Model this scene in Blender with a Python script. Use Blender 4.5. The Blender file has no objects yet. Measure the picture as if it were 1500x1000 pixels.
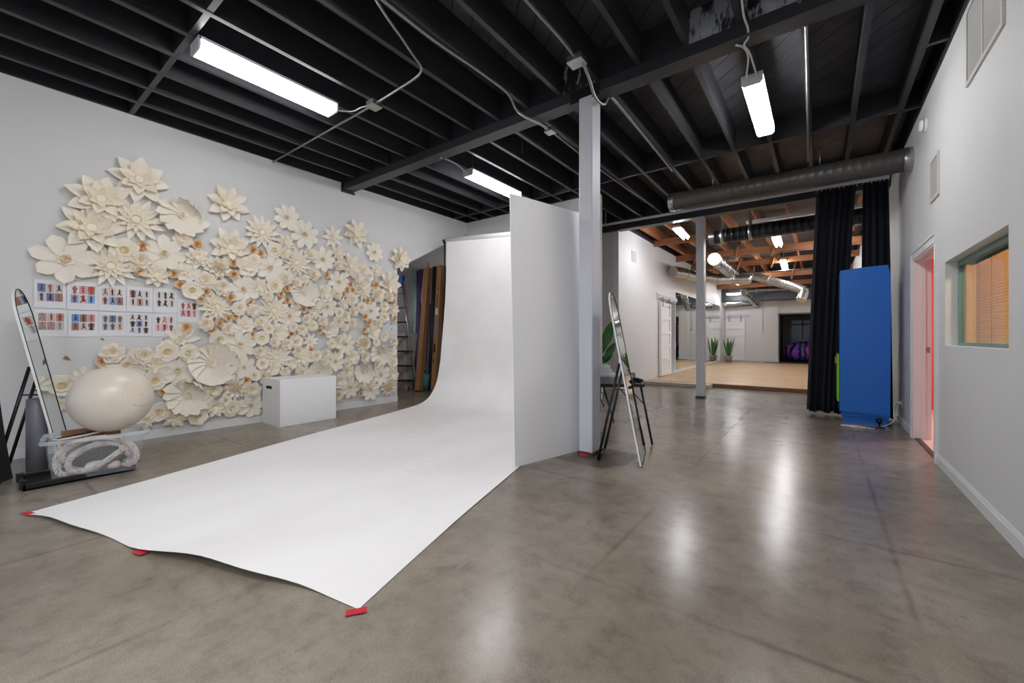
import bpy, math, random
from mathutils import Vector, Matrix
random.seed(7)
SC = bpy.context.scene
COL = SC.collection
PI = math.pi

# ------------------------------------------------------------------ camera geometry
FOC, CX, HZ, CAMH, YAW = 604.0, 750.0, 494.0, 1.16, math.radians(36.75)
SY, CY = math.sin(YAW), math.cos(YAW)
def ray(px, py):
    r = (px-CX)/FOC; u = (HZ-py)/FOC
    return (r*CY-SY, r*SY+CY, u)
def onX(px, py, x):
    d = ray(px, py); t = x/d[0]; return Vector((x, t*d[1], CAMH+t*d[2]))
def onY(px, py, y):
    d = ray(px, py); t = y/d[1]; return Vector((t*d[0], y, CAMH+t*d[2]))
def onZ(px, py, z):
    d = ray(px, py); t = (z-CAMH)/d[2]; return Vector((t*d[0], t*d[1], z))
def atD(px, py, d):
    q = ray(px, py); return Vector((q[0]*d, q[1]*d, CAMH+q[2]*d))

# ------------------------------------------------------------------ materials
def lin(c):
    return tuple(((v/255)/12.92 if v/255 <= .04045 else ((v/255+.055)/1.055)**2.4) for v in c)
MATS = {}
def mat(name, rgb, rough=.6, metal=0., spec=.5, var=0., vscale=6., bump=0., bscale=40., emit=None, estr=0., stretch=(1,1,1)):
    if name in MATS: return MATS[name]
    m = bpy.data.materials.new(name); m.use_nodes = True
    nt = m.node_tree; b = nt.nodes['Principled BSDF']
    c = lin(rgb)
    b.inputs['Base Color'].default_value = (*c, 1)
    b.inputs['Roughness'].default_value = rough
    b.inputs['Metallic'].default_value = metal
    b.inputs['Specular IOR Level'].default_value = spec
    if emit:
        b.inputs['Emission Color'].default_value = (*lin(emit), 1)
        b.inputs['Emission Strength'].default_value = estr
    if var or bump:
        tc = nt.nodes.new('ShaderNodeTexCoord'); mp = nt.nodes.new('ShaderNodeMapping')
        mp.inputs['Scale'].default_value = stretch
        nt.links.new(tc.outputs['Object'], mp.inputs['Vector'])
    if var:
        n = nt.nodes.new('ShaderNodeTexNoise'); n.inputs['Scale'].default_value = vscale
        n.inputs['Detail'].default_value = 6
        nt.links.new(mp.outputs['Vector'], n.inputs['Vector'])
        r = nt.nodes.new('ShaderNodeValToRGB')
        r.color_ramp.elements[0].position = .3; r.color_ramp.elements[1].position = .7
        r.color_ramp.elements[0].color = (*[v*(1-var) for v in c], 1)
        r.color_ramp.elements[1].color = (*[min(1, v*(1+var)) for v in c], 1)
        nt.links.new(n.outputs['Fac'], r.inputs['Fac'])
        nt.links.new(r.outputs['Color'], b.inputs['Base Color'])
    if bump:
        n2 = nt.nodes.new('ShaderNodeTexNoise'); n2.inputs['Scale'].default_value = bscale
        nt.links.new(mp.outputs['Vector'], n2.inputs['Vector'])
        bp = nt.nodes.new('ShaderNodeBump'); bp.inputs['Strength'].default_value = bump
        bp.inputs['Distance'].default_value = .01
        nt.links.new(n2.outputs['Fac'], bp.inputs['Height'])
        nt.links.new(bp.outputs['Normal'], b.inputs['Normal'])
    MATS[name] = m
    return m

class G:                      # small node-graph helper
    def __init__(s, name, rough=.5):
        s.m = bpy.data.materials.new(name); s.m.use_nodes = True
        s.nt = s.m.node_tree; s.b = s.nt.nodes['Principled BSDF']; s.b.inputs['Roughness'].default_value = rough
        s.out = s.nt.nodes['Material Output']
        MATS[name] = s.m
    def n(s, t, **kw):
        nd = s.nt.nodes.new('ShaderNode'+t)
        for k, v in kw.items():
            if k in nd.inputs: nd.inputs[k].default_value = v
            else: setattr(nd, k, v)
        return nd
    def l(s, a, b): s.nt.links.new(a, b)
    def math(s, op, a, b=None):
        nd = s.n('Math', operation=op)
        for i, v in enumerate((a, b)):
            if v is None: continue
            if isinstance(v, (int, float)): nd.inputs[i].default_value = v
            else: s.l(v, nd.inputs[i])
        return nd.outputs[0]
    def ramp(s, fac, stops):
        r = s.n('ValToRGB')
        while len(r.color_ramp.elements) < len(stops): r.color_ramp.elements.new(.5)
        for e, (p, c) in zip(r.color_ramp.elements, stops):
            e.position = p; e.color = (*c, 1) if len(c) == 3 else c
        s.l(fac, r.inputs['Fac']); return r.outputs['Color']
    def mix(s, fac, a, b, mode='MIX'):
        nd = s.n('Mix', data_type='RGBA', blend_type=mode)
        if isinstance(fac, (int, float)): nd.inputs[0].default_value = fac
        else: s.l(fac, nd.inputs[0])
        for i, v in ((6, a), (7, b)):
            if isinstance(v, tuple): nd.inputs[i].default_value = (*v, 1)
            else: s.l(v, nd.inputs[i])
        return nd.outputs[2]

# ---- walls
M_WALL = mat('white_wall_paint', (210, 210, 210), .62, var=.025, vscale=1.3, bump=.06, bscale=120)
M_WALLB = mat('warm_white_wall_paint', (222, 221, 222), .6, var=.02, vscale=1.2)
M_GREY = mat('grey_wall_paint', (132, 130, 128), .7, var=.03)
M_NICHE = mat('dark_grey_wall_paint', (92, 93, 96), .7, var=.03)
M_TRIM = mat('white_trim_gloss', (222, 222, 222), .35)
M_WHITE = mat('white_satin_paint', (236, 236, 238), .45)
M_POST = mat('white_post_paint', (205, 207, 214), .4, var=.02, vscale=3)
M_BLACKWOOD = mat('black_painted_wood', (46, 47, 51), .42, var=.25, vscale=5, bump=.25, bscale=14, stretch=(1, .12, 1))
M_BEAM = mat('black_beam_paint', (48, 49, 53), .42, var=.2, vscale=4, bump=.2, bscale=12, stretch=(.12, 1, 1))
M_ORANGE = mat('bare_fir_timber', (158, 104, 64), .55, var=.2, vscale=4, stretch=(.3, .3, 3))
M_GALV = mat('galvanised_steel', (172, 174, 174), .28, .9, var=.12, vscale=14)
M_CONDUIT = mat('galvanised_conduit', (150, 150, 148), .35, .7)
M_GREYMETAL = mat('grey_painted_metal', (196, 200, 206), .4)
M_DUCT = mat('dark_duct_paint', (66, 64, 62), .38, var=.12, vscale=30, bump=.15, bscale=90)
M_DUCTB = mat('black_duct_wrap', (30, 32, 36), .32, var=.3, vscale=18)
M_BLACK = mat('black_satin', (18, 18, 20), .4)
M_BLACKM = mat('black_tube_metal', (16, 17, 20), .3)
M_RUBBER = mat('black_rubber', (24, 24, 25), .7)
M_CREAM = None
M_PLASTICW = mat('white_plastic', (228, 228, 226), .35)
M_PAPER = mat('white_photo_paper', (222, 223, 228), .5)
M_RED = mat('red_tape', (196, 34, 44), .45)
M_CHROME = mat('chrome', (200, 200, 205), .12, 1.)
M_CARD = mat('brown_cardboard', (158, 116, 76), .75, var=.06)

g = G('seamless_paper', .6)
tc = g.n('TexCoord'); nz = g.n('TexNoise', Scale=1.1, Detail=5.0)
mp = g.n('Mapping'); mp.inputs['Scale'].default_value = (1.0, .5, 1); mp.inputs['Rotation'].default_value = (0, 0, .5)
g.l(tc.outputs['Object'], mp.inputs['Vector']); g.l(mp.outputs['Vector'], nz.inputs['Vector'])
c = g.ramp(nz.outputs['Fac'], [(.35, lin((238, 236, 235))), (.6, lin((245, 244, 245)))])
g.l(c, g.b.inputs['Base Color'])
wv = g.n('TexNoise', Scale=2.2, Detail=3.0)
mp2 = g.n('Mapping'); mp2.inputs['Scale'].default_value = (.8, 4.5, 1); mp2.inputs['Rotation'].default_value = (0, 0, .35)
g.l(tc.outputs['Object'], mp2.inputs['Vector']); g.l(mp2.outputs['Vector'], wv.inputs['Vector'])
bp = g.n('Bump', Strength=.22, Distance=.02); g.l(wv.outputs['Fac'], bp.inputs['Height']); g.l(bp.outputs['Normal'], g.b.inputs['Normal'])
M_SEAM = g.m

# ---- polished concrete with the ghost lines of old twelve inch tiles
g = G('polished_concrete', .2)
tc = g.n('TexCoord'); P0 = tc.outputs['Object']
n1 = g.n('TexNoise', Scale=.55, Detail=8.0, Roughness=.62); g.l(P0, n1.inputs['Vector'])
n2 = g.n('TexNoise', Scale=7.0, Detail=8.0, Roughness=.7); g.l(P0, n2.inputs['Vector'])
n3 = g.n('TexNoise', Scale=190.0, Detail=2.0); g.l(P0, n3.inputs['Vector'])
c1 = g.ramp(n1.outputs['Fac'], [(.3, lin((110, 100, 87))), (.5, lin((135, 125, 112))), (.7, lin((158, 149, 137)))])
c2 = g.ramp(n2.outputs['Fac'], [(.3, (.70, .69, .67)), (.48, (.97, .97, .96)), (.7, (1.14, 1.14, 1.13))])
c3 = g.ramp(n3.outputs['Fac'], [(.3, (.78, .78, .78)), (.7, (1.12, 1.12, 1.12))])
cc = g.mix(1., c1, c2, 'MULTIPLY'); cc = g.mix(1., cc, c3, 'MULTIPLY')
sep = g.n('SeparateXYZ'); g.l(P0, sep.inputs[0])
wob = g.n('TexNoise', Scale=3.0, Detail=3.0); g.l(P0, wob.inputs['Vector'])
wo = g.math('MULTIPLY', g.math('SUBTRACT', wob.outputs['Fac'], .5), .03)
lines = []
for ax, off in ((0, -.905), (1, 1.82)):
    v = g.math('ADD', g.math('SUBTRACT', sep.outputs[ax], off), wo)
    f = g.math('PINGPONG', v, .61)          # two foot spacing
    f = g.math('SUBTRACT', 1., g.math('MINIMUM', g.math('DIVIDE', f, .022), 1.))
    msk = g.n('TexNoise', Scale=1.3, Detail=3.0); mm = g.n('Mapping'); mm.inputs['Location'].default_value = (ax*7.3, 2, 0)
    g.l(P0, mm.inputs['Vector']); g.l(mm.outputs['Vector'], msk.inputs['Vector'])
    mk = g.ramp(msk.outputs['Fac'], [(.42, (0, 0, 0)), (.62, (1, 1, 1))])
    lines.append(g.math('MULTIPLY', f, mk))
ln = g.math('MINIMUM', g.math('MULTIPLY', g.math('ADD', lines[0], lines[1]), .5), .5)
cc = g.mix(ln, cc, lin((70, 62, 54)))
# dark scuffs and hairline cracks
vo = g.n('TexVoronoi', Scale=.55, feature='DISTANCE_TO_EDGE')
wv = g.n('TexNoise', Scale=2.2, Detail=6.0); g.l(P0, wv.inputs['Vector'])
av = g.n('VectorMath', operation='MULTIPLY_ADD'); g.l(wv.outputs['Color'], av.inputs[0]); av.inputs[1].default_value = (.5, .5, .5); g.l(P0, av.inputs[2])
g.l(av.outputs[0], vo.inputs['Vector'])
cr = g.math('LESS_THAN', vo.outputs['Distance'], .0010)
cm = g.ramp(n1.outputs['Fac'], [(.52, (0, 0, 0)), (.6, (.4, .4, .4))])
cc = g.mix(g.math('MULTIPLY', cr, cm), cc, lin((62, 54, 46)))
sc = g.n('TexNoise', Scale=3.6, Detail=10.0, Roughness=.75); ms = g.n('Mapping'); ms.inputs['Scale'].default_value = (1.6, .8, 1)
g.l(P0, ms.inputs['Vector']); g.l(ms.outputs['Vector'], sc.inputs['Vector'])
sk = g.ramp(sc.outputs['Fac'], [(.58, (0, 0, 0)), (.74, (.6, .6, .6))])
cc = g.mix(sk, cc, lin((84, 76, 66)))
g.l(cc, g.b.inputs['Base Color'])
g.b.inputs['Roughness'].default_value = .235
g.b.inputs['Specular IOR Level'].default_value = .62
bp = g.n('Bump', Strength=.06, Distance=.004); g.l(n2.outputs['Fac'], bp.inputs['Height']); g.l(bp.outputs['Normal'], g.b.inputs['Normal'])
M_FLOOR = g.m

# ---- diagonal black roof boards
g = G('black_roof_boards', .5)
tc = g.n('TexCoord'); mp = g.n('Mapping'); mp.inputs['Rotation'].default_value = (0, 0, math.radians(42))
g.l(tc.outputs['Object'], mp.inputs['Vector'])
sp = g.n('SeparateXYZ'); g.l(mp.outputs['Vector'], sp.inputs[0])
pp = g.math('PINGPONG', sp.outputs[1], .09)
gv = g.math('MINIMUM', g.math('DIVIDE', pp, .010), 1.)
nz = g.n('TexNoise', Scale=4.0, Detail=5.0); g.l(mp.outputs['Vector'], nz.inputs['Vector'])
cb = g.ramp(nz.outputs['Fac'], [(.3, lin((52, 53, 58))), (.7, lin((76, 78, 85)))])
cb = g.mix(gv, lin((8, 8, 9)), cb)
g.l(cb, g.b.inputs['Base Color'])
bp = g.n('Bump', Strength=.6, Distance=.008); g.l(gv, bp.inputs['Height']); g.l(bp.outputs['Normal'], g.b.inputs['Normal'])
M_DECK = g.m

# ---- wood strip floor
g = G('maple_strip_floor', .3)
tc = g.n('TexCoord'); br = g.n('TexBrick', Scale=1.0)
br.inputs['Brick Width'].default_value = .9; br.inputs['Row Height'].default_value = .095; br.inputs['Mortar Size'].default_value = .0015
br.inputs['Color1'].default_value = (*lin((196, 160, 118)), 1); br.inputs['Color2'].default_value = (*lin((214, 182, 142)), 1)
br.inputs['Mortar'].default_value = (*lin((140, 108, 74)), 1); br.offset = .37
mp = g.n('Mapping'); g.l(tc.outputs['Object'], mp.inputs['Vector']); g.l(mp.outputs['Vector'], br.inputs['Vector'])
nz = g.n('TexNoise', Scale=1.2, Detail=4.0); g.l(tc.outputs['Object'], nz.inputs['Vector'])
cv = g.ramp(nz.outputs['Fac'], [(.3, (.9, .9, .9)), (.7, (1.08, 1.06, 1.02))])
g.l(g.mix(1., br.outputs['Color'], cv, 'MULTIPLY'), g.b.inputs['Base Color'])
M_WOODFLOOR = g.m

# ---- mirror glass
g = G('mirror_silver', .015); g.b.inputs['Base Color'].default_value = (.82, .88, .85, 1); g.b.inputs['Metallic'].default_value = 1.
M_MIRROR = g.m

# ---- paper petals: cream, a little light passes through
def petal_mat(name, rgb, trans=.16):
    g = G(name, .65); c = lin(rgb)
    g.b.inputs['Base Color'].default_value = (*c, 1)
    tr = g.n('BsdfTranslucent'); tr.inputs['Color'].default_value = (*[min(1, v) for v in (c[0], c[1]*.86, c[2]*.66)], 1)
    mx = g.n('MixShader'); mx.inputs[0].default_value = trans
    g.l(g.b.outputs[0], mx.inputs[1]); g.l(tr.outputs[0], mx.inputs[2]); g.l(mx.outputs[0], g.out.inputs[0])
    return g.m
M_PETAL = petal_mat('cream_paper_petal', (246, 240, 228))
M_PETALI = petal_mat('cream_paper_petal_warm', (246, 238, 220))
M_PISTIL = petal_mat('tan_paper_curl', (238, 220, 184))
g = G('shaved_wood_curl', .6)
tc = g.n('TexCoord'); vl = g.n('VectorMath', operation='LENGTH'); g.l(tc.outputs['Object'], vl.inputs[0])
nz = g.n('TexNoise', Scale=6.0, Detail=3.0); g.l(tc.outputs['Object'], nz.inputs['Vector'])
dd = g.math('ADD', vl.outputs['Value'], g.math('MULTIPLY', g.math('SUBTRACT', nz.outputs['Fac'], .5), .35))
g.l(g.ramp(dd, [(.15, lin((208, 142, 80))), (.45, lin((236, 196, 140))), (.8, lin((245, 230, 204)))]), g.b.inputs['Base Color'])
M_TAN = g.m

# ---- clear plastic
def clear_mat(name, rgb, alpha, rough=.15):
    g = G(name, rough); g.b.inputs['Base Color'].default_value = (*lin(rgb), 1)
    tr = g.n('BsdfTransparent'); mx = g.n('MixShader'); mx.inputs[0].default_value = alpha
    g.l(tr.outputs[0], mx.inputs[1]); g.l(g.b.outputs[0], mx.inputs[2]); g.l(mx.outputs[0], g.out.inputs[0])
    return g.m
M_CLEAR = clear_mat('clear_storage_plastic', (206, 212, 222), .20, .3)
M_CLEARRIM = clear_mat('clear_plastic_rim', (214, 220, 226), .45)
g = G('window_glass', .02)
tr = g.n('BsdfTransparent'); tr.inputs['Color'].default_value = (.86, .94, .92, 1)
gl = g.n('BsdfGlossy', Roughness=.02); fr = g.n('Fresnel', IOR=1.55); mx = g.n('MixShader')
ge = g.n('NewGeometry'); g.l(g.math('MULTIPLY', fr.outputs[0], g.math('SUBTRACT', 1., ge.outputs['Backfacing'])), mx.inputs[0]); g.l(tr.outputs[0], mx.inputs[1]); g.l(gl.outputs[0], mx.inputs[2]); g.l(mx.outputs[0], g.out.inputs[0])
M_GLASS = g.m

def lamp_mat(name, strength, rgb=(252, 251, 252)):
    return mat(name, (240, 240, 240), .5, emit=rgb, estr=strength)
M_LAMP = lamp_mat('lit_diffuser', 16.)
M_LAMPB = lamp_mat('lit_diffuser_bright', 46.)
M_LAMP2 = lamp_mat('lit_tube', 38., (250, 250, 252))

# ------------------------------------------------------------------ mesh helper
class MB:
    def __init__(s): s.v = []; s.f = []; s.m = []; s.sm = []
    def add(s, vs, fs, mi=0, smooth=False):
        o = len(s.v); s.v += [tuple(v) for v in vs]
        for f in fs: s.f.append(tuple(i+o for i in f)); s.m.append(mi); s.sm.append(smooth)
        return s
    def box(s, a, b, mi=0):
        x0, y0, z0 = [min(a[i], b[i]) for i in range(3)]; x1, y1, z1 = [max(a[i], b[i]) for i in range(3)]
        vs = [(x0,y0,z0),(x1,y0,z0),(x1,y1,z0),(x0,y1,z0),(x0,y0,z1),(x1,y0,z1),(x1,y1,z1),(x0,y1,z1)]
        return s.add(vs, [(0,3,2,1),(4,5,6,7),(0,1,5,4),(1,2,6,5),(2,3,7,6),(3,0,4,7)], mi)
    def bevbox(s, a, b, r=.01, mi=0):
        # box with chamfered edges (all twelve)
        lo = [min(a[i], b[i]) for i in range(3)]; hi = [max(a[i], b[i]) for i in range(3)]
        r = min(r, min(hi[i]-lo[i] for i in range(3))*.49)
        idx = {}; vs = []
        for sx in (0, 1):
            for sy in (0, 1):
                for sz in (0, 1):
                    for ax in range(3):
                        p = []
                        for i, sg in enumerate((sx, sy, sz)):
                            e = hi[i] if sg else lo[i]
                            if i != ax: e += -r if sg else r
                            p.append(e)
                        idx[(sx, sy, sz, ax)] = len(vs); vs.append(p)
        fs = []
        for ax in range(3):
            o = [i for i in range(3) if i != ax]
            for sg in (0, 1):
                q = []
                for (u, w) in ((0,0),(1,0),(1,1),(0,1)):
                    k = [0,0,0]; k[ax] = sg; k[o[0]] = u; k[o[1]] = w; q.append(idx[(*k, ax)])
                flip = (sg == 0) ^ (ax == 1)
                fs.append(tuple(reversed(q)) if flip else tuple(q))
        for ax in range(3):
            o = [i for i in range(3) if i != ax]
            for u in (0, 1):
                for w in (0, 1):
                    q = []
                    for (t, a2) in ((0, o[0]), (1, o[0]), (1, o[1]), (0, o[1])):
                        k = [0,0,0]; k[ax] = t; k[o[0]] = u; k[o[1]] = w; q.append(idx[(*k, a2)])
                    fs.append(tuple(q))
        for sx in (0, 1):
            for sy in (0, 1):
                for sz in (0, 1): fs.append(tuple(idx[(sx, sy, sz, a)] for a in range(3)))
        return s.add(vs, fs, mi)
    def prism(s, poly, fn, d0, d1, mi=0):
        # poly: 2-D outline; fn(u, v, d) -> point
        n = len(poly)
        vs = [fn(u, v, d0) for u, v in poly]+[fn(u, v, d1) for u, v in poly]
        fs = [tuple(range(n))[::-1], tuple(range(n, 2*n))]
        fs += [(i, (i+1) % n, n+(i+1) % n, n+i) for i in range(n)]
        return s.add(vs, fs, mi)
    def tube(s, path, r, n=8, mi=0, cap=True, rs=None):
        P = [Vector(p) for p in path]; vs = []; fs = []
        up = None
        for i, p in enumerate(P):
            t = (P[min(i+1, len(P)-1)]-P[max(i-1, 0)]).normalized()
            if up is None:
                up = Vector((0, 0, 1)) if abs(t.z) < .9 else Vector((1, 0, 0))
            a = (up - t*up.dot(t)).normalized(); b = t.cross(a); up = a
            rr = rs[i] if rs else r
            for k in range(n):
                q = 2*PI*k/n; vs.append(p+(a*math.cos(q)+b*math.sin(q))*rr)
        for i in range(len(P)-1):
            for k in range(n):
                k2 = (k+1) % n
                fs.append((i*n+k, i*n+k2, (i+1)*n+k2, (i+1)*n+k))
        s.add(vs, fs, mi, True)
        if cap:
            o = len(s.v)-len(vs)
            s.f += [tuple(o+k for k in range(n))[::-1], tuple(o+(len(P)-1)*n+k for k in range(n))]; s.m += [mi, mi]; s.sm += [False, False]
        return s
    def lathe(s, prof, n=24, org=(0,0,0), axis=None, mi=0):
        # prof: (radius, height) along +Z, or along axis
        ax = Vector(axis).normalized() if axis else Vector((0,0,1))
        a = ax.orthogonal().normalized() if axis else Vector((1,0,0)); b = ax.cross(a); O = Vector(org)
        vs = []; fs = []
        for r, h in prof:
            for k in range(n):
                q = 2*PI*k/n; vs.append(O+ax*h+(a*math.cos(q)+b*math.sin(q))*r)
        for i in range(len(prof)-1):
            for k in range(n):
                k2 = (k+1) % n
                fs.append((i*n+k, i*n+k2, (i+1)*n+k2, (i+1)*n+k))
        return s.add(vs, fs, mi, True)
    def grid(s, fn, nu, nv, mi=0, smooth=True):
        vs = [fn(i/nu, j/nv) for i in range(nu+1) for j in range(nv+1)]
        fs = [(i*(nv+1)+j, (i+1)*(nv+1)+j, (i+1)*(nv+1)+j+1, i*(nv+1)+j+1) for i in range(nu) for j in range(nv)]
        return s.add(vs, fs, mi, smooth)
    def mesh(s, name, mats):
        me = bpy.data.meshes.new(name); me.from_pydata(s.v, [], s.f)
        for m in (mats if isinstance(mats, (list, tuple)) else [mats]): me.materials.append(m)
        me.polygons.foreach_set('material_index', s.m); me.polygons.foreach_set('use_smooth', s.sm)
        me.update(); return me
    def build(s, name, mats, parent=None, local=False):
        o = bpy.data.objects.new(name, s.mesh(name, mats)); COL.objects.link(o)
        if parent:
            o.parent = parent
            if not local: o.matrix_parent_inverse = WORLD[parent.name].inverted()
        WORLD[o.name] = Matrix.Identity(4)
        return o
WORLD = {}
def link(o): COL.objects.link(o); return o
def tag(o, label, cat, group=None, kind=None):
    if label: o['label'] = label
    if cat: o['category'] = cat
    if group: o['group'] = group
    if kind: o['kind'] = kind
    return o
def thing(name, label, cat, loc=(0,0,0), group=None, rotz=0., kind=None):
    o = link(bpy.data.objects.new(name, None)); o.empty_display_size = .1
    o.location = loc; o.rotation_euler = (0, 0, rotz)
    WORLD[o.name] = Matrix.Translation(Vector(loc)) @ Matrix.Rotation(rotz, 4, 'Z')
    return tag(o, label, cat, group, kind)
def struct(name, mb, mats, label=None):
    o = mb.build(name, mats); o['kind'] = 'structure'
    if label: o['label'] = label
    return o
def single(name, mb, mats, label, cat, group=None, org=None):
    """one-mesh thing, its origin moved to org"""
    if org is not None:
        org = Vector(org); mb.v = [tuple(Vector(v)-org) for v in mb.v]
    o = mb.build(name, mats); WORLD[o.name] = Matrix.Translation(org) if org is not None else Matrix.Identity(4)
    if org is not None: o.location = org
    return tag(o, label, cat, group)
def copy_tree(o, parent=None):
    c = o.copy(); COL.objects.link(c)
    if parent: c.parent = parent
    for ch in list(o.children): copy_tree(ch, c)
    return c
def smooth_path(pts, n=8):
    """Catmull-Rom through points"""
    P = [Vector(p) for p in pts]; out = []
    for i in range(len(P)-1):
        p0, p1, p2, p3 = P[max(i-1, 0)], P[i], P[i+1], P[min(i+2, len(P)-1)]
        for k in range(n):
            t = k/n
            out.append(.5*((2*p1)+(p2-p0)*t+(2*p0-5*p1+4*p2-p3)*t*t+(3*p1-p0-3*p2+p3)*t**3))
    out.append(P[-1]); return out
ORD = ['', 'first', 'second', 'third', 'fourth', 'fifth', 'sixth', 'seventh', 'eighth', 'ninth', 'tenth', 'eleventh', 'twelfth', 'thirteenth', 'fourteenth', 'fifteenth', 'sixteenth', 'seventeenth', 'eighteenth', 'nineteenth', 'twentieth']

# ================================================================== THE ROOM SHELL
XL, XR, YB, ZJ, ZD = -6.16, .87, 6.6, 3.64, 3.93
struct('floor', MB().box((-8.2, -5.2, -.12), (XR, 10.5, 0)), M_FLOOR)
struct('ceiling', MB().box((-8.2, -5.2, ZD), (1.0, 24.5, ZD+.1)), M_DECK)
# left wall: doorway out of frame lets in daylight; its far end is cut on a slope above the storage recess
pl = [(-5.2,0),(-2.9,0),(-2.9,2.4),(-1.1,2.4),(-1.1,0),(4.76,0),(4.76,2.41),(6.6,3.42),(6.6,ZJ+.005),(-5.2,ZJ+.005)]
struct('wall_left', MB().prism(pl, lambda u, v, d: (d, u, v), XL, XL-.12), M_WALL)
struct('baseboard_left', MB().box((XL, -.9, 0), (XL+.015, 4.775, .085)).box((XL, -.9, .085), (XL+.009, 4.775, .094)).box((XL-.13, 4.76, 0), (XL+.015, 4.775, .085)), M_TRIM)
struct('wall_back', MB().box((-8.2, YB, 0), (-3.05, YB+.12, ZJ+.005)), M_WALL)
m = MB()                                            # storage recess behind the flower wall
m.box((-8.2, 4.5, 0), (XL-.12, 4.6, ZJ)); m.box((-8.2, 4.6, 0), (-8.1, YB, ZJ))
m.add([(-8.1,4.6,2.36),(XL-.121,4.6,2.36),(XL-.121,YB,3.44),(-8.1,YB,3.44)], [(0,1,2,3)])
struct('wall_recess', m, M_WALL)
m = MB()
for y0, y1, z0, z1 in ((-5.2,3.61,0,3.6),(3.61,5.11,0,1.09),(3.61,5.11,1.81,3.6),(5.11,5.44,0,3.6),(5.44,6.56,2.05,3.6),(6.56,24.4,0,3.6)):
    m.box((XR, y0, z0), (XR+.125, y1, z1))
struct('wall_right', m, M_WALL)
m = MB()
for y0, y1 in ((-5.2, 5.36), (6.645, 10.4)):
    m.box((XR-.015, y0, 0), (XR, y1, .075)); m.box((XR-.010, y0, .075), (XR, y1, .088)); m.box((XR-.006, y0, .088), (XR, y1, .098))
struct('baseboard_right', m, M_TRIM)
# wall behind the camera, with a wide opening to the daylight
m = MB()
for x0, x1, z0, z1 in ((-8.2,-5.4,0,3.93),(-5.4,-.8,2.9,3.93),(-.8,1.,0,3.93)): m.box((x0, -5.3, z0), (x1, -5.2, z1))
struct('wall_front', m, M_WALL)
# grey alcove behind the back wall, and the dance room beyond
struct('wall_alcove', MB().box((-8.2, 8.6, 0), (-3.64, 8.7, ZD)).box((-8.2, YB, 0), (-8.1, 8.6, ZD)), M_WALL)
XW, YF, ZF = -3.52, 21.3, .09
m = MB()
for y0, y1, z0, z1 in ((8.6,11.95,0,3.62),(11.95,12.95,2.2,3.62),(12.95,YF,0,3.62)): m.box((XW-.12, y0, z0), (XW, y1, z1))
struct('wall_dance_room', m, M_WALLB)
m = MB(); m.box((XW-.12, YF, 0), (-1.45, YF+.12, 3.62)); m.box((-1.45, YF, 2.19), (1.0, YF+.12, 3.62)); m.box((-1.95, YF-.12, 0), (-1.45, YF, 3.62))
struct('wall_far', m, M_WALLB)
struct('baseboard_far', MB().box((XW, YF-.015, ZF), (-1.95, YF, ZF+.12)).box((-1.965, YF-.135, ZF), (-1.435, YF-.12, ZF+.12)), M_TRIM)
m = MB(); m.box((-1.57, YF+.12, 0), (-1.45, 24.2, 2.3)); m.box((-1.45, 24.1, 0), (1.0, 24.2, 2.3)); m.box((-1.45, YF+.12, 2.19), (1.0, 24.2, 2.3))
struct('wall_niche', m, M_NICHE)
struct('trim_1', MB().box((-1.47, YF-.02, ZF), (-1.41, YF, 2.21)).box((-1.47, YF-.02, 2.15), (.87, YF, 2.21)), M_GREY)
m = MB(); m.box((XW-1.9, 11.6, 0), (XW-1.8, 13.4, 2.6)); m.box((XW-1.9, 11.5, 0), (XW-.12, 11.6, 2.6)); m.box((XW-1.9, 13.4, 0), (XW-.12, 13.5, 2.6)); m.box((XW-1.9, 11.5, 2.5), (XW-.12, 13.5, 2.6)); m.box((XW-1.9, 11.5, 0), (XW-.12, 13.5, .085))
struct('wall_store_room', m, M_WALLB)
struct('wood_floor', MB().box((XW, 10.5, -.05), (XR, 24.2, ZF)), M_WOODFLOOR)
struct('floor_edge', MB().bevbox((-2.2, 10.46, 0), (XR-.02, 10.5, ZF-.005), .006), mat('brown_floor_nosing', (120, 84, 56), .5))
struct('step_curb', MB().bevbox((XW, 10.1, 0), (-2.0, 10.499, ZF-.005), .012), mat('worn_concrete_curb', (172, 164, 150), .6, var=.1))
struct('dark_floor_strip', MB().box((-1.9, YF-.9, ZF), (XR, YF, ZF+.003)).box((-1.45, YF, ZF), (.99, 24.1, ZF+.003)), mat('dark_vinyl_strip', (74, 68, 64), .45))
struct('wall_plate_dance_room', MB().box((XW-.12, 8.7, 3.62), (XW, YF+.12, ZD)).box((XW-.12, YF, 3.62), (1.0, YF+.12, ZD)), M_BEAM)
struct('soffit', MB().box((XW, 20.3, 2.75), (XR, YF-.13, ZD)), M_BEAM)

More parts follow.
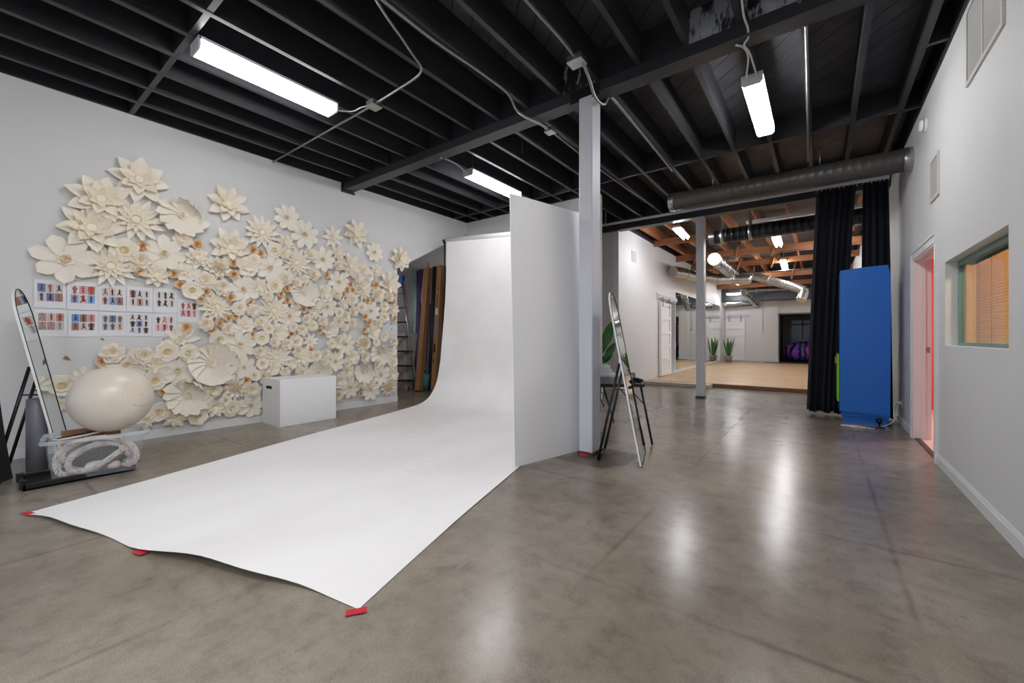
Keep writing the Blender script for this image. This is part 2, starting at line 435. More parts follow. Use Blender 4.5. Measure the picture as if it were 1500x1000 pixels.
# ---- roof timbers
JX = [.71-.406*k for k in range(0, 17)]
for k, x in enumerate(JX):
    struct('ceiling_joist', MB().box((x-.0225, -5.2, ZJ), (x+.0225, 3.80, ZD)), M_BLACKWOOD)
    struct('ceiling_joist', MB().box((x-.0225+.0, 3.80, ZJ), (x+.0225+.0, 8.60, ZD)), M_BLACKWOOD)
struct('wall_plate_left', MB().box((XL-.12, -5.2, ZJ+.005), (XL+.02, 6.6, ZD)), M_BLACKWOOD)
struct('wall_plate_back', MB().box((-8.2, YB-.01, ZJ+.005), (-3.05, YB+.12, ZD)), M_BEAM)
struct('wall_plate_right', MB().box((XR-.005, -5.2, 3.6), (XR+.125, 24.3, ZD)), M_BLACKWOOD)
def smear_mat(name, lo, sc):
    g = G(name, .5); tc = g.n('TexCoord'); mp = g.n('Mapping'); mp.inputs['Scale'].default_value = (2.2, 2.2, .7)
    g.l(tc.outputs['Object'], mp.inputs['Vector']); nz = g.n('TexNoise', Scale=sc, Detail=8.0, Roughness=.7); g.l(mp.outputs['Vector'], nz.inputs['Vector'])
    g.l(g.ramp(nz.outputs['Fac'], [(lo, lin((44, 45, 49))), (lo+.05, lin((176, 180, 190)))]), g.b.inputs['Base Color']); return g.m
M_SMEAR = smear_mat('black_paint_with_white_smears', .55, 6.); M_WASH = smear_mat('weathered_white_wash', .45, 3.)
def blocks(y, xs, smear=False):
    for a, b in zip(xs[:-1], xs[1:]):
        c = (a+b)/2; m_ = M_BEAM
        if smear: m_ = M_SMEAR if -2.2 < c < -1.6 else M_WASH if c in ((JX[2]+JX[3])/2, (JX[3]+JX[4])/2) else M_BEAM
        struct('joist_blocking', MB().box((b+.0225, y-.0225, ZJ+.004), (a-.0225, y+.0225, ZD)), m_)
blocks(1.14, JX+[XL]); blocks(3.73, JX+[XL], True); blocks(6.2, [XR+.02]+JX+[XL]); blocks(4.93, [XR+.02, JX[0]])
struct('main_beam', MB().bevbox((XL-.02, 3.69, 3.53), (XR+.02, 3.86, ZJ), .004), M_BEAM)
struct('main_beam_bracket', MB().box((-2.02, 3.685, 3.50), (-1.70, 3.689, 3.62)).box((-2.02, 3.861, 3.50), (-1.70, 3.865, 3.62)), mat('dark_steel_plate', (52, 52, 54), .35, .6))
struct('second_beam', MB().bevbox((-8.1, 8.5, 3.48), (XR+.02, 8.69, ZD), .004), M_BEAM)
struct('beam_anchor', MB().box((XL+.0, 3.66, 3.50), (XL+.03, 3.89, 3.53)).box((XL, 3.66, 3.53), (XL+.03, 3.685, 3.64)), mat('black_anchor_plate', (22, 22, 24), .4))
m = MB().bevbox((-1.92, 3.68, .03), (-1.775, 3.87, 3.53), .008)
struct('post_1', m, M_POST, 'white painted timber post under the main black beam')
struct('post_base', MB().box((-1.93, 3.67, 0), (-1.765, 3.88, .03)), mat('dark_post_base', (66, 58, 54), .7))
m = MB().bevbox((-1.917, 8.50, .03), (-1.779, 8.69, 3.48), .008)
struct('post_2', m, M_POST, 'white painted timber post at the edge of the dance room')
struct('post_base', MB().box((-1.925, 8.49, 0), (-1.77, 8.70, .03)), mat('dark_post_base', (66, 58, 54), .7))
# patched concrete round the foot of the near post
struct('floor_patch', MB().add([(-2.1,3.42,.0012),(-1.55,3.40,.0012),(-1.42,3.62,.0012),(-1.40,4.02,.0012),(-2.1,4.05,.0012)], [(0,1,2,3,4)]), mat('dark_floor_patch', (96, 86, 78), .25, var=.1))
# dance room timber
for k in range(8):
    x = .60-.56*k
    struct('fir_joist', MB().box((x-.02, 8.69, 3.66), (x+.02, 21.2, ZD)), M_ORANGE)
for y, z in ((11.0, 3.56), (13.1, 3.46), (14.9, 3.42), (17.6, 3.34), (19.3, 3.20)):
    struct('fir_purlin', MB().box((XW, y-.02, z), (XR, y+.02, z+.17)), M_ORANGE)
rng = random.Random(3)
for y, z in ((13.1, 3.46), (14.9, 3.42), (17.6, 3.34)):
    for k in range(4):
        x = -2.9+.95*k+rng.uniform(-.2, .2)
        m = MB(); m.tube([(x, y-.06, z-.12), (x+.14, y-.06, ZD-.05)], .032, 4)
        struct('fir_brace', m, M_ORANGE)

# ---- openings in the right wall
m = MB()                                            # door casing and jamb
for y0, y1, z0, z1 in ((5.365,5.445,0,2.13),(6.555,6.64,0,2.13),(5.445,6.555,2.045,2.13)):
    m.box((XR-.018, y0, z0), (XR, y1, z1))
for y0, y1, z0, z1 in ((5.36,5.387,0,2.113),(6.618,6.645,0,2.113),(5.36,6.645,2.113,2.14)): m.box((XR-.026, y0, z0), (XR, y1, z1))
for y0, y1, z0, z1 in ((5.44,5.46,0,2.03),(6.54,6.56,0,2.03),(5.44,6.56,2.03,2.05)):
    m.box((XR-.01, y0, z0), (XR+.135, y1, z1))
for y0, y1, z0, z1 in ((5.46,5.474,0,2.016),(6.526,6.54,0,2.016),(5.46,6.54,2.016,2.03)): m.box((XR+.05, y0, z0), (XR+.09, y1, z1))
dfr = struct('door_1', m, M_TRIM)
MB().bevbox((XR+.085, 6.5355, .985), (XR+.125, 6.5405, 1.05), .002).build('strike_plate', M_GALV, None)
o = bpy.data.objects['strike_plate']; o.parent = dfr

struct('threshold', MB().bevbox((XR+.0, 5.46, 0), (XR+.05, 6.54, .012), .005), mat('dark_threshold', (58, 50, 46), .5))
M_CORAL = mat('coral_red_wall_paint', (214, 92, 86), .7)
M_PINKFL = mat('pale_pink_floor', (226, 196, 182), .5)
m = MB(); m.box((.995, 9.3, 0), (3.2, 9.4, 2.7)); m.box((3.2, 5.2, 0), (3.3, 9.4, 2.7)); m.box((.995, 5.2, 0), (3.2, 5.25, 2.7))
struct('wall_pink_room', m, M_CORAL)
struct('ceiling_pink_room', MB().box((.995, 5.2, 2.7), (3.3, 9.4, 2.75)), M_WALLB)
struct('floor_pink_room', MB().box((XR, 5.2, -.05), (3.3, 9.4, .002)), M_PINKFL)
M_TANW = mat('tan_office_wall', (206, 160, 112), .7)
m = MB(); m.box((3.6, 2.0, 0), (3.7, 5.199, 2.7)); m.box((.995, 2.0, 0), (3.7, 2.1, 2.7)); m.box((.995, 5.14, 0), (3.6, 5.199, 2.7))
struct('wall_office', m, M_TANW)
struct('ceiling_office', MB().box((.995, 2.0, 2.7), (3.7, 5.199, 2.75)), M_WALLB)
struct('floor_office', MB().box((XR+.125, 2.0, -.05), (3.7, 5.199, .002)), M_TANW)
M_TEAL = mat('teal_grey_window_frame', (112, 140, 132), .4)
m = MB(); x0, x1 = XR+.075, XR+.118
for y0, y1, z0, z1 in ((3.61,3.645,1.09,1.81),(5.075,5.11,1.09,1.81),(3.645,5.075,1.09,1.118),(3.645,5.075,1.765,1.81)): m.box((x0, y0, z0), (x1, y1, z1))
win = struct('window_1', m, M_TEAL)
WORLD[win.name] = Matrix.Identity(4)
MB().box((XR+.09, 3.645, 1.118), (XR+.096, 5.075, 1.765)).build('glass_pane', M_GLASS, win)
m = MB(); nsl = 30
for k in range(nsl):                                # tilted slats
    z = 1.125+.63*k/(nsl-1)
    m.add([(XR+.135, 3.63, z-.007), (XR+.158, 3.63, z+.007), (XR+.158, 5.05, z+.007), (XR+.135, 5.05, z-.007)], [(0,1,2,3)])
b = m.build('venetian_blind', mat('backlit_blind_slat', (222, 190, 150), .5)); tag(b, 'horizontal slat blind with warm backlight coloured in, inside the office window', 'window blind')  # whitish slats, with the tan of the warm backlight put into their colour
WORLD[b.name] = Matrix.Identity(4)
m = MB().box((XR+.132, 3.63, 1.765), (XR+.165, 5.06, 1.80)); m.build('head_rail', M_TEAL, b)
m = MB()
for y in (3.8, 4.15, 4.5, 4.8, 4.95): m.tube([(XR+.133, y, 1.12), (XR+.133, y, 1.77)], .0012, 4)
m.build('ladder_cord', mat('blind_cord', (120, 100, 80), .6), b)
# woven basket chair in the office, glimpsed through the blind
m = MB().lathe([(.16,.0),(.2,.25),(.27,.42),(.27,.45),(.24,.45),(.18,.3),(0,.28)], 20)
single('wicker_planter', MB().lathe([(.12,0),(.15,.55),(.22,1.0),(.25,1.30),(.23,1.30),(.14,1.1),(0,1.05)], 20, (1.5, 3.98, 0)), mat('brown_wicker', (92, 66, 44), .7, var=.3, vscale=40), 'tall brown wicker planter behind the slats of the office window', 'planter', org=(1.5, 3.98, 0))

# wall things on the right
def grille(name, label, y0, y1, z0, z1, horiz, n, split=False):
    t = thing(name, label, 'vent', (XR, (y0+y1)/2, z0))
    w = .03
    m = MB()
    for a in ((y0,y0+w,z0,z1),(y1-w,y1,z0,z1),(y0+w,y1-w,z0,z0+w),(y0+w,y1-w,z1-w,z1)): m.box((XR-.014, a[0], a[2]), (XR, a[1], a[3]))
    if split: m.box((XR-.013, (y0+y1)/2-.012, z0+w), (XR, (y0+y1)/2+.012, z1-w))
    m.build('frame', mat('cream_vent_enamel', (204, 200, 192), .4), t)
    MB().box((XR-.002, y0+w, z0+w), (XR-.0005, y1-w, z1-w)).build('duct_opening', mat('vent_dark_slot', (92, 92, 94), .8) if horiz else mat('vent_dark', (165, 165, 166), .8), t)
    m = MB()
    for k in range(n):
        if horiz:
            z = z0+w+(z1-z0-2*w)*(k+.5)/n; h = (z1-z0-2*w)/n*.33
            m.add([(XR-.006, y0+w, z-h), (XR-.011, y0+w, z+h), (XR-.011, y1-w, z+h), (XR-.006, y1-w, z-h)], [(0,1,2,3)])
        else:
            y = y0+w+(y1-y0-2*w)*(k+.5)/n; h = (y1-y0-2*w)/n*.46
            m.add([(XR-.008, y-h, z0+w), (XR-.0085, y+h, z0+w), (XR-.0085, y+h, z1-w), (XR-.008, y-h, z1-w)], [(0,1,2,3)])
    m.build('louvers', mat('grey_vent_louver', (176, 176, 174), .4), t)
grille('wall_vent', 'small off-white vent with upright louvers above the doorway', 5.31, 5.66, 2.46, 2.86, False, 5)
grille('return_air_grille', 'large off-white air grille high on wall above the window', 3.66, 4.42, 2.99, 3.54, True, 30, True)
t = thing('smoke_detector', 'round white smoke detector high on the white wall', 'smoke detector', (XR, 5.9, 3.325))
MB().lathe([(.07,0),(.07,.012),(.058,.014),(.056,.04),(.045,.055),(0,.057)], 24, (XR, 5.9, 3.325), (-1,0,0)).build('housing', M_PLASTICW, t)
MB().lathe([(.0575,.022),(.0582,.025),(.0575,.028)], 24, (XR, 5.9, 3.325), (-1,0,0)).build('vent_slot', M_BLACK, t)
t = thing('wall_outlet', 'white wall outlet plate low beside the doorway', 'outlet', (XR, 7.05, .33))
oy = onX(1321, 590, XR); oy.z = max(oy.z, .25)
t.location = oy; WORLD[t.name] = Matrix.Translation(oy)
MB().bevbox((XR-.006, oy.y-.036, oy.z-.058), (XR, oy.y+.036, oy.z+.058), .003).build('plate', M_PLASTICW, t)
MB().box((XR-.0075, oy.y-.017, oy.z+.012), (XR-.005, oy.y+.017, oy.z+.04)).box((XR-.0075, oy.y-.017, oy.z-.04), (XR-.005, oy.y+.017, oy.z-.012)).build('socket', mat('socket_white', (210, 210, 208), .4), t)
OUT = oy.copy()

# small marks: torn tape on the flower wall
for px, py, s in ((98, 525, .03), (150, 497, .018), (240, 497.5, .014), (572.5, 475, .014), (558, 481, .018), (573, 482, .016)):
    p = onX(px, py, XL)
    m = MB().add([(XL+.003, p.y-s, p.z), (XL+.004, p.y-s*.3, p.z+s*1.1), (XL+.010, p.y+s*.4, p.z+s*.4), (XL+.004, p.y+s, p.z-s*.8), (XL+.003, p.y, p.z-s*.5)], [(0,1,2,3,4)])
    lab = {98: 'largest torn tan tape scrap on wall below the photo sheets', 150: 'tiny torn tan tape scrap under the middle photo sheets', 240: 'tiny tan tape scrap at the bottom edge of the end photo sheet'}.get(px, 'tiny torn tan tape scrap on bare wall by the recess')
    tag(m.build('tape_scrap', mat('torn_tan_tape', (150, 118, 84), .7)), lab, 'tape scrap', 'tape scraps on the flower wall')

# ================================================================== PAPER FLOWERS
def petal(mb, th, L, W, prof, shape, keel=0., cup=0., r0=.06, swirl=0., tilt=0., nu=6, nv=4, tip=.5):
    """one petal: prof(u) -> (radial distance, height), width W*shape(u); keel folds it, cup rolls the sides up"""
    def fn(u, v):
        s = v*2-1; rad, h = prof(u); w = W*shape(u)*s
        z = h + keel*(1-abs(s))*W*shape(u) + cup*s*s*W*shape(u) + tilt*s*W*shape(u)
        a = th + swirl*u
        x = rad*math.cos(a)-w*math.sin(a); y = rad*math.sin(a)+w*math.cos(a)
        return (x, y, z)
    mb.grid(fn, nu, nv)
def leaf(p=.45, tip=0., base=.35):                 # pointed oval
    def f(u):
        if u < p: return base+(1-base)*math.sin(u/p*PI/2)
        q = (u-p)/(1-p); return tip+(1-tip)*max(0, 1-q**1.8)
    return f
def roundp(p=.6, base=.4):                         # rounded end
    def f(u):
        if u < p: return base+(1-base)*math.sin(u/p*PI/2)
        q = (u-p)/(1-p); return max(.02, math.sqrt(max(0, 1-q*q)))
    return f
def lin_prof(r0, r1, z0, z1, curl=0.):
    return lambda u: (r0+(r1-r0)*u, z0+(z1-z0)*(u**1.4)-curl*u**4)
def ring(mb, n, L, W, z0, z1, shape, off=0., jit=.06, rg=random, r0=.05, curl=0., **kw):
    for k in range(n):
        th = 2*PI*(k+off)/n+rg.uniform(-jit, jit)
        l = L*rg.uniform(.93, 1.05)
        petal(mb, th, l, W, lin_prof(r0, l, z0, z1*rg.uniform(.8, 1.2), curl), shape, **kw)
def cup_ring(mb, r, h, z, n=10, notch=True, flare=1.15):
    vs = []; fs = []
    N = n*2
    for k in range(N):
        a = 2*PI*k/N; hh = h*(1 if (k % 2 or not notch) else .72)
        vs += [(r*.82*math.cos(a), r*.82*math.sin(a), z), (r*flare*math.cos(a), r*flare*math.sin(a), z+hh)]
    for k in range(N):
        j = (k+1) % N; fs.append((2*k, 2*j, 2*j+1, 2*k+1))
    mb.add(vs, fs, 0, False)
def rosette(mb, r, z, rg, layers=3):
    for i in range(layers):
        q = 1-i/layers; n = 7-i
        ring(mb, n, r*q, r*.36*q+.01, z+.02*i, z+r*(.35+.35*i), roundp(.6), off=i*.5, rg=rg, nu=3, nv=2, cup=.3, r0=.01)
def K_lotus(rg, n=7):
    o, i, c = MB(), MB(), MB()
    ring(o, n+1, 1., .245, .04, .26, leaf(.52, .0), rg=rg, cup=.42, curl=.08, tilt=.10)
    ring(i, n, .68, .19, .14, .50, leaf(.5, .02), off=.5, rg=rg, cup=.5, tilt=.12)
    ring(i, n-1, .38, .13, .2, .52, leaf(.5, .1), off=.2, rg=rg, cup=.5, nu=4, nv=2)
    cup_ring(c, .15, .10, .26, 7); c.add([(.135*math.cos(k*PI/6), .135*math.sin(k*PI/6), .29) for k in range(12)], [tuple(range(12))])
    return o, i, c
def K_star(rg, n=13):
    o, i, c = MB(), MB(), MB()
    ring(o, n, 1., .155, .05, .20, leaf(.42, 0), rg=rg, keel=-.55, curl=.06, jit=.04)
    ring(i, n, .62, .11, .12, .30, leaf(.42, 0), off=.5, rg=rg, keel=-.55, jit=.04, nu=4, nv=2)
    ring(i, 10, .36, .08, .15, .28, leaf(.42, .1), rg=rg, keel=-.3, nu=3, nv=2)
    cup_ring(c, .16, .12, .17, 12); c.add([(.13*math.cos(k*PI/6), .13*math.sin(k*PI/6), .2) for k in range(12)], [tuple(range(12))])
    return o, i, c
def K_star8(rg, n=8):
    o, i, c = MB(), MB(), MB()
    ring(o, n, 1., .19, .06, .16, leaf(.4, 0), rg=rg, keel=-.5, curl=.05)
    ring(i, n, .3, .10, .10, .24, leaf(.4, 0), off=.5, rg=rg, keel=-.4, nu=3, nv=2)
    rosette(c, .15, .12, rg, 2)
    return o, i, c
def K_star6(rg):
    o, i, c = MB(), MB(), MB()
    ring(o, 7, 1., .33, .05, .24, leaf(.55, 0), rg=rg, keel=-.25, cup=.1, curl=.05)
    ring(i, 7, .40, .14, .1, .26, leaf(.5, .05), off=.5, rg=rg, cup=.3, nu=3, nv=2)
    rosette(c, .2, .12, rg, 2)
    return o, i, c
def K_clem(rg, n=8):
    o, i, c = MB(), MB(), MB()
    ring(o, n, 1., .245 if n > 7 else .29, .05, .20, roundp(.66, .28), rg=rg, cup=.26, curl=.06, jit=.05, tilt=.10)
    rosette(i, .30, .08, rg, 2); rosette(c, .20, .13, rg, 3)
    return o, i, c
def K_swirl(rg, n=15):
    o, i, c = MB(), MB(), MB()
    for k in range(n):
        th = 2*PI*k/n+rg.uniform(-.04, .04); l = rg.uniform(.92, 1.04)
        petal(o, th, l, .25, lambda u, l=l: (.12+(l-.12)*math.sin(u*1.45)/math.sin(1.45), .06+.10*u+.40*u**2.2), leaf(.68, .02, .3), swirl=.55, tilt=.50, cup=.15, nu=8, nv=4)
    rosette(i, .24, .10, rg, 2); rosette(c, .17, .16, rg, 3)
    return o, i, c
def K_fold(rg, n=14):                               # the swirl bowl with its upper rim curled over
    o, i, c = MB(), MB(), MB()
    for k in range(n):
        th = 2*PI*k/n+rg.uniform(-.04, .04); l = rg.uniform(.95, 1.04)
        up = max(0, math.cos(th+.55-1.2))**1.1      # local direction that folds
        def pr(u, l=l, up=up):
            r = .12+(l-.12)*u; z = .06+.16*u+.22*u**2.2
            f = max(0, (u-.45)/.55)
            return (r-up*(f**1.5)*.62*l, z+up*math.sin(min(1, f*1.1)*PI*.62)*.42)
        petal(o, th, l, .25, pr, leaf(.68, .02, .3), swirl=.55*(1-.6*up), tilt=.45, cup=.12, nu=9, nv=4)
    rosette(i, .24, .10, rg, 2); rosette(c, .17, .16, rg, 3)
    return o, i, c
def K_peony(rg):
    o, i, c = MB(), MB(), MB()
    ring(o, 7, 1., .36, .04, .34, roundp(.6, .3), rg=rg, cup=.35, curl=.10)
    ring(o, 6, .80, .30, .12, .52, roundp(.6, .3), off=.5, rg=rg, cup=.4, curl=.10)
    ring(i, 6, .60, .25, .2, .62, roundp(.6, .3), rg=rg, cup=.5, nu=5, nv=2, curl=.06)
    ring(i, 5, .40, .2, .26, .68, roundp(.6, .3), off=.5, rg=rg, cup=.6, nu=4, nv=2)
    rosette(c, .22, .34, rg, 2)
    return o, i, c
def K_hex(rg, n=6):
    o, i, c = MB(), MB(), MB()
    for k in range(n):
        th = 2*PI*k/n+rg.uniform(-.05, .05)
        petal(o, th, 1, .50, lambda u: (.1+.9*(u if u < .75 else .75+.25*math.sin((u-.75)/.25*1.6)/1.6), .06+.30*u**1.6-(0 if u < .75 else 2.4*(u-.75)**2)), lambda u: .3+.7*min(1, u*1.25) if u < .9 else .97, cup=.12, nu=8, nv=4)
    ring(i, 6, .52, .30, .10, .30, lambda u: .4+.6*u, off=.5, rg=rg, cup=.15, nu=3, nv=2)
    cup_ring(c, .26, .18, .16, 9, True, 1.2); cup_ring(c, .17, .16, .16, 7, True, 1.2); rosette(c, .12, .2, rg, 2)
    return o, i, c
def K_rose(rg, n=6):                                # open hexagon rose with a coiled heart
    o, i, c = MB(), MB(), MB()
    ring(o, n, 1., .50, .05, .36, lambda u: .35+.65*min(1, u*1.5) if u < .85 else 1-.5*(u-.85)/.15, rg=rg, cup=.30, curl=.16)
    ring(i, n, .70, .38, .14, .46, lambda u: .35+.65*min(1, u*1.5) if u < .85 else 1-.5*(u-.85)/.15, off=.5, rg=rg, cup=.32, curl=.08, nu=5, nv=2)
    spiral(c, .40, .1, .22, .30, 2.2)
    return o, i, c
def spiral(mb, r0, r1, z, h, turns, n=40):
    vs = []; fs = []
    for k in range(n+1):
        u = k/n; a = u*turns*2*PI; r = r0+(r1-r0)*u; w = 1+.06*math.sin(a*2.3)
        vs += [(r*.80*math.cos(a)*w, r*.80*math.sin(a)*w, z), (r*1.06*math.cos(a)*w, r*1.06*math.sin(a)*w, z+h*(.75+.25*u))]
    for k in range(n): fs.append((2*k, 2*k+2, 2*k+3, 2*k+1))
    mb.add(vs, fs, 0, True)
def K_tan(rg):
    o, c = MB(), MB()
    spiral(o, 1.0, .42, .02, .62, 2.4, 60)
    o.lathe([(.86, .03), (.5, .06), (.0, .07)], 16)
    spiral(c, .46, .06, .10, .50, 2.0, 40)
    return o, None, c
def K_scallop(rg):
    o, i, c = MB(), MB(), MB()
    ring(o, 6, 1., .44, .05, .40, roundp(.55, .25), rg=rg, cup=.55, curl=.16, jit=.1)
    ring(i, 5, .55, .30, .16, .50, roundp(.55, .25), off=.4, rg=rg, cup=.6, curl=.1, nu=4, nv=2)
    rosette(c, .2, .22, rg, 2)
    return o, i, c
def K_lattice(rg):
    o, i, c = MB(), MB(), MB()
    ring(o, 11, 1., .22, .04, .22, leaf(.5, .1), rg=rg, keel=-.3)
    ring(o, 9, .78, .2, .12, .42, leaf(.5, .1), off=.5, rg=rg, keel=-.3, cup=.2, nu=4, nv=2)
    for q, n, z in ((.50, 9, .30), (.32, 6, .38), (.13, 3, .42)):
        for k in range(n):
            a = 2*PI*k/n
            vs = []; x0, y0 = q*math.cos(a), q*math.sin(a)
            for j in range(7):
                b = 2*PI*j/6; vs += [(x0+.085*math.cos(b), y0+.085*math.sin(b), z-.12), (x0+.10*math.cos(b), y0+.10*math.sin(b), z+.08)]
            c.add(vs, [(2*j, 2*j+2, 2*j+3, 2*j+1) for j in range(6)])
    return o, None, c
KINDS = {
 'lotus': (K_lotus, 'layered lotus paper flower'), 'star': (K_star, 'starburst paper flower'),
 'star8': (K_star8, 'slim eight-petal paper star flower'), 'star6': (K_star6, 'wide-petal paper star flower'),
 'clem': (K_clem, 'flat round-petal paper flower'), 'clem6': (lambda r: K_clem(r, 7), 'broad round-petal paper flower'),
 'swirl': (K_swirl, 'big swirling paper bloom'), 'fold': (K_fold, 'curled-rim swirling paper bloom'),
 'peony': (K_peony, 'ruffled peony paper flower'), 'hex': (K_hex, 'six-sided poppy paper flower'),
 'rose': (K_rose, 'coiled-heart paper rose'), 'tan': (K_tan, 'tan wood-shaving rose'),
 'scal': (K_scallop, 'cupped scalloped paper blossom'), 'latt': (K_lattice, 'spiky dahlia with honeycomb heart'),
}
# kind, pixel x, pixel y, pixel radius
FL = """lotus 204 263 38|lotus 147 291 42|lotus 134 334 44|star 200 321 38|fold 268 315 35|lotus 334 298 29|star 384 340 26|clem 421 318 20|clem 447 343 21|star8 489 347 17|lotus 522 342 19|clem 549 369 14|lotus 587 379 17
clem6 97 379 42|star 162 389 38|hex 182 366 20|tan 209 360 9|peony 206 381 17|clem6 241 371 29|peony 269 350 14|tan 289 358 8|lotus 229 402 21|tan 204 397 9|tan 255 401 8|tan 264 416 8|lotus 289 377 19|star6 275 399 18|latt 320 392 19|lotus 338 361 30
peony 301 411 15|hex 282 425 15|peony 326 421 14|tan 303 427 7|tan 294 439 7|star 318 449 27|tan 322 473 7|tan 311 484 8|rose 321 497 14|tan 273 479 8|star8 265 498 28
tan 371 366 7|tan 382 372 7|tan 342 386 7|tan 343 403 8|tan 338 436 7|tan 366 442 6|hex 402 366 12|lotus 418 356 14|star 435 384 23|scal 363 390 16|rose 371 380 9|clem 396 392 23|peony 420 407 11|lotus 380 419 14|hex 403 418 12
tan 421 422 6|tan 412 430 6|tan 421 440 6|clem6 357 423 23|swirl 445 429 21|peony 460 402 10|clem 474 380 18|lotus 496 371 11|lotus 514 390 18|rose 533 396 9|lotus 551 397 10|tan 479 402 5|clem 497 413 17|star 533 422 18|tan 514 416 5|tan 509 425 5|tan 517 425 5|tan 503 431 5|tan 551 417 5
lotus 571 416 18|scal 476 429 13|peony 493 431 8|rose 516 438 9|peony 554 432 11|tan 539 440 5|peony 570 435 7|tan 577 434 4|tan 576 443 4|clem 480 449 16|lotus 503 445 10|rose 529 450 8|clem 544 455 14|rose 562 449 7|lotus 576 454 10|peony 517 456 8|peony 506 463 8|tan 535 464 5|tan 541 472 5|tan 578 467 4|rose 563 464 8|peony 554 473 7
rose 350 451 11|peony 370 455 11|star 402 454 24|clem 424 463 18|tan 445 453 6|tan 346 463 6|tan 335 466 6|peony 335 481 11|star6 360 475 15|peony 382 473 11|peony 449 468 8|lotus 460 458 11|scal 409 486 14|tan 428 489 6|tan 369 490 6|tan 469 484 5|peony 442 483 9|rose 457 477 8
clem 352 505 24|hex 384 495 11|peony 402 501 9|peony 420 504 9|rose 434 500 10|star8 455 499 13|peony 380 516 10|star 405 523 25|lotus 444 522 18|tan 456 512 5|rose 463 521 8|clem6 358 538 18
peony 472 470 8|rose 496 470 9|scal 484 482 12|peony 504 480 7|tan 534 483 5|scal 547 487 11|rose 562 492 7|peony 576 501 7|rose 485 503 8|peony 496 497 7|clem 506 504 16|latt 533 502 12|tan 495 514 4|fold 557 517 17|peony 477 518 8|clem 492 529 15|scal 516 523 11|peony 535 523 9|rose 575 530 8|swirl 467 545 18
lotus 510 545 12|fold 533 545 16|clem 558 548 15|lotus 575 548 11|scal 498 558 11|clem 513 567 16|clem 543 570 16|tan 529 576 4|latt 569 566 12|rose 494 579 8
tan 420 547 6|peony 442 547 12|clem6 387 549 14|rose 276 517 13|hex 245 515 17|swirl 310 532 34|clem6 260 543 26|lotus 228 535 19|peony 210 522 17|peony 165 517 18|tan 149 530 9|clem6 186 534 29|hex 227 557 17
tan 239 573 8|fold 276 578 34|hex 233 603 16|lotus 257 611 18|hex 290 610 14|lotus 316 597 16|peony 313 571 13|latt 344 568 18|peony 369 571 13|tan 361 557 6|rose 339 597 13|clem6 368 594 19|lotus 213 617 13|hex 91 565 20|clem6 122 550 16|lotus 86 592 14|scal 400 541 9|star6 332 480 8|peony 437 515 9|lotus 429 533 10|peony 417 545 8|clem 522 470 0"""
flist = []
for row in FL.replace('\n', '|').split('|'):
    k, a, b, r = row.split(); r = float(r)
    if r <= 0: continue
    a, b = float(a), float(b)
    c = onX(a, b, XL+.05)
    h = (onX(a+1, b, XL+.05)-c).length; v = (onX(a, b+1, XL+.05)-c).length
    flist.append([k, c, r*math.sqrt(h*v)*1.03])
# smaller blooms packed into the gaps of the dense part of the arrangement
POLY = [(300,368),(345,392),(400,352),(440,372),(470,368),(520,392),(572,408),(574,452),(530,456),(512,492),(556,500),(574,515),(578,565),(504,574),(500,545),(384,540),(376,600),(300,612),(236,592),(232,566),(292,506),(300,470)]
BARE = [(545,468,24),(568,484,16),(472,406,12),(469,505,12),(300,497,12),(352,344,20),(515,416,6)]
def inside(x, y):
    c = False; n = len(POLY)
    for i in range(n):
        x0, y0 = POLY[i]; x1, y1 = POLY[(i+1) % n]
        if (y0 > y) != (y1 > y) and x < (x1-x0)*(y-y0)/(y1-y0)+x0: c = not c
    return c
px_list = [tuple(float(v) for v in r.split()[1:]) for r in FL.replace('\n', '|').split('|') if float(r.split()[3]) > 0]
fr = random.Random(21); added = 0
for _ in range(6000):
    if added >= 46: break
    x, y = fr.uniform(230, 580), fr.uniform(350, 612)
    r = fr.uniform(8.5, 12.5)*(1.15-.5*(x-230)/350)
    if not inside(x, y) or any(math.hypot(x-a, y-b) < q+r*.8 for a, b, q in BARE): continue
    if any(math.hypot(x-a, y-b) < .62*q+.72*r for a, b, q in px_list): continue
    px_list.append((x, y, r)); added += 1
    c = onX(x, y, XL+.03); h = (onX(x+1, y, XL+.03)-c).length; v = (onX(x, y+1, XL+.03)-c).length
    flist.append([fr.choice(['peony', 'rose', 'scal', 'peony', 'hex']), c, r*math.sqrt(h*v)])
# labels: kind + size + a band and a count one can check in the photo
BANDS = [(1.80, 'above the photo-sheet rows'), (1.38, 'level with upper photo sheets'), (1.05, 'level with lower photo sheets'), (.68, 'between sheets and white box'), (-1, 'in the bottom band near baseboard')]
def band(z):
    for i, (lo, s) in enumerate(BANDS):
        if z > lo: return i
    return 4
groups = {}
for f in flist: groups.setdefault((f[0], band(f[1].z)), []).append(f)
for (k, b), L in groups.items():
    L.sort(key=lambda f: f[1].y)
    n = len(L)
    for i, f in enumerate(L):
        if n == 1: s = f"only {KINDS[k][1]} {BANDS[b][1]}"
        elif i < (n+1)//2: s = f"{KINDS[k][1]}, {ORD[i+1]} from mirror end, {BANDS[b][1]}"
        else: s = f"{KINDS[k][1]}, {ORD[n-i]} from ladder end, {BANDS[b][1]}"
        s = s.replace(', first from', ', nearest the').replace('nearest the mirror end', 'nearest the standing mirror').replace('nearest the ladder end', 'nearest the ladder')
        f.append(('cream ' if k not in ('tan',) else '')+s if n > 1 else s.replace('only ', 'only cream ' if k != 'tan' else 'only '))
FBASE = Matrix(((0,0,1,0),(1,0,0,0),(0,1,0,0),(0,0,0,1)))
protos = {}
rg = random.Random(11)
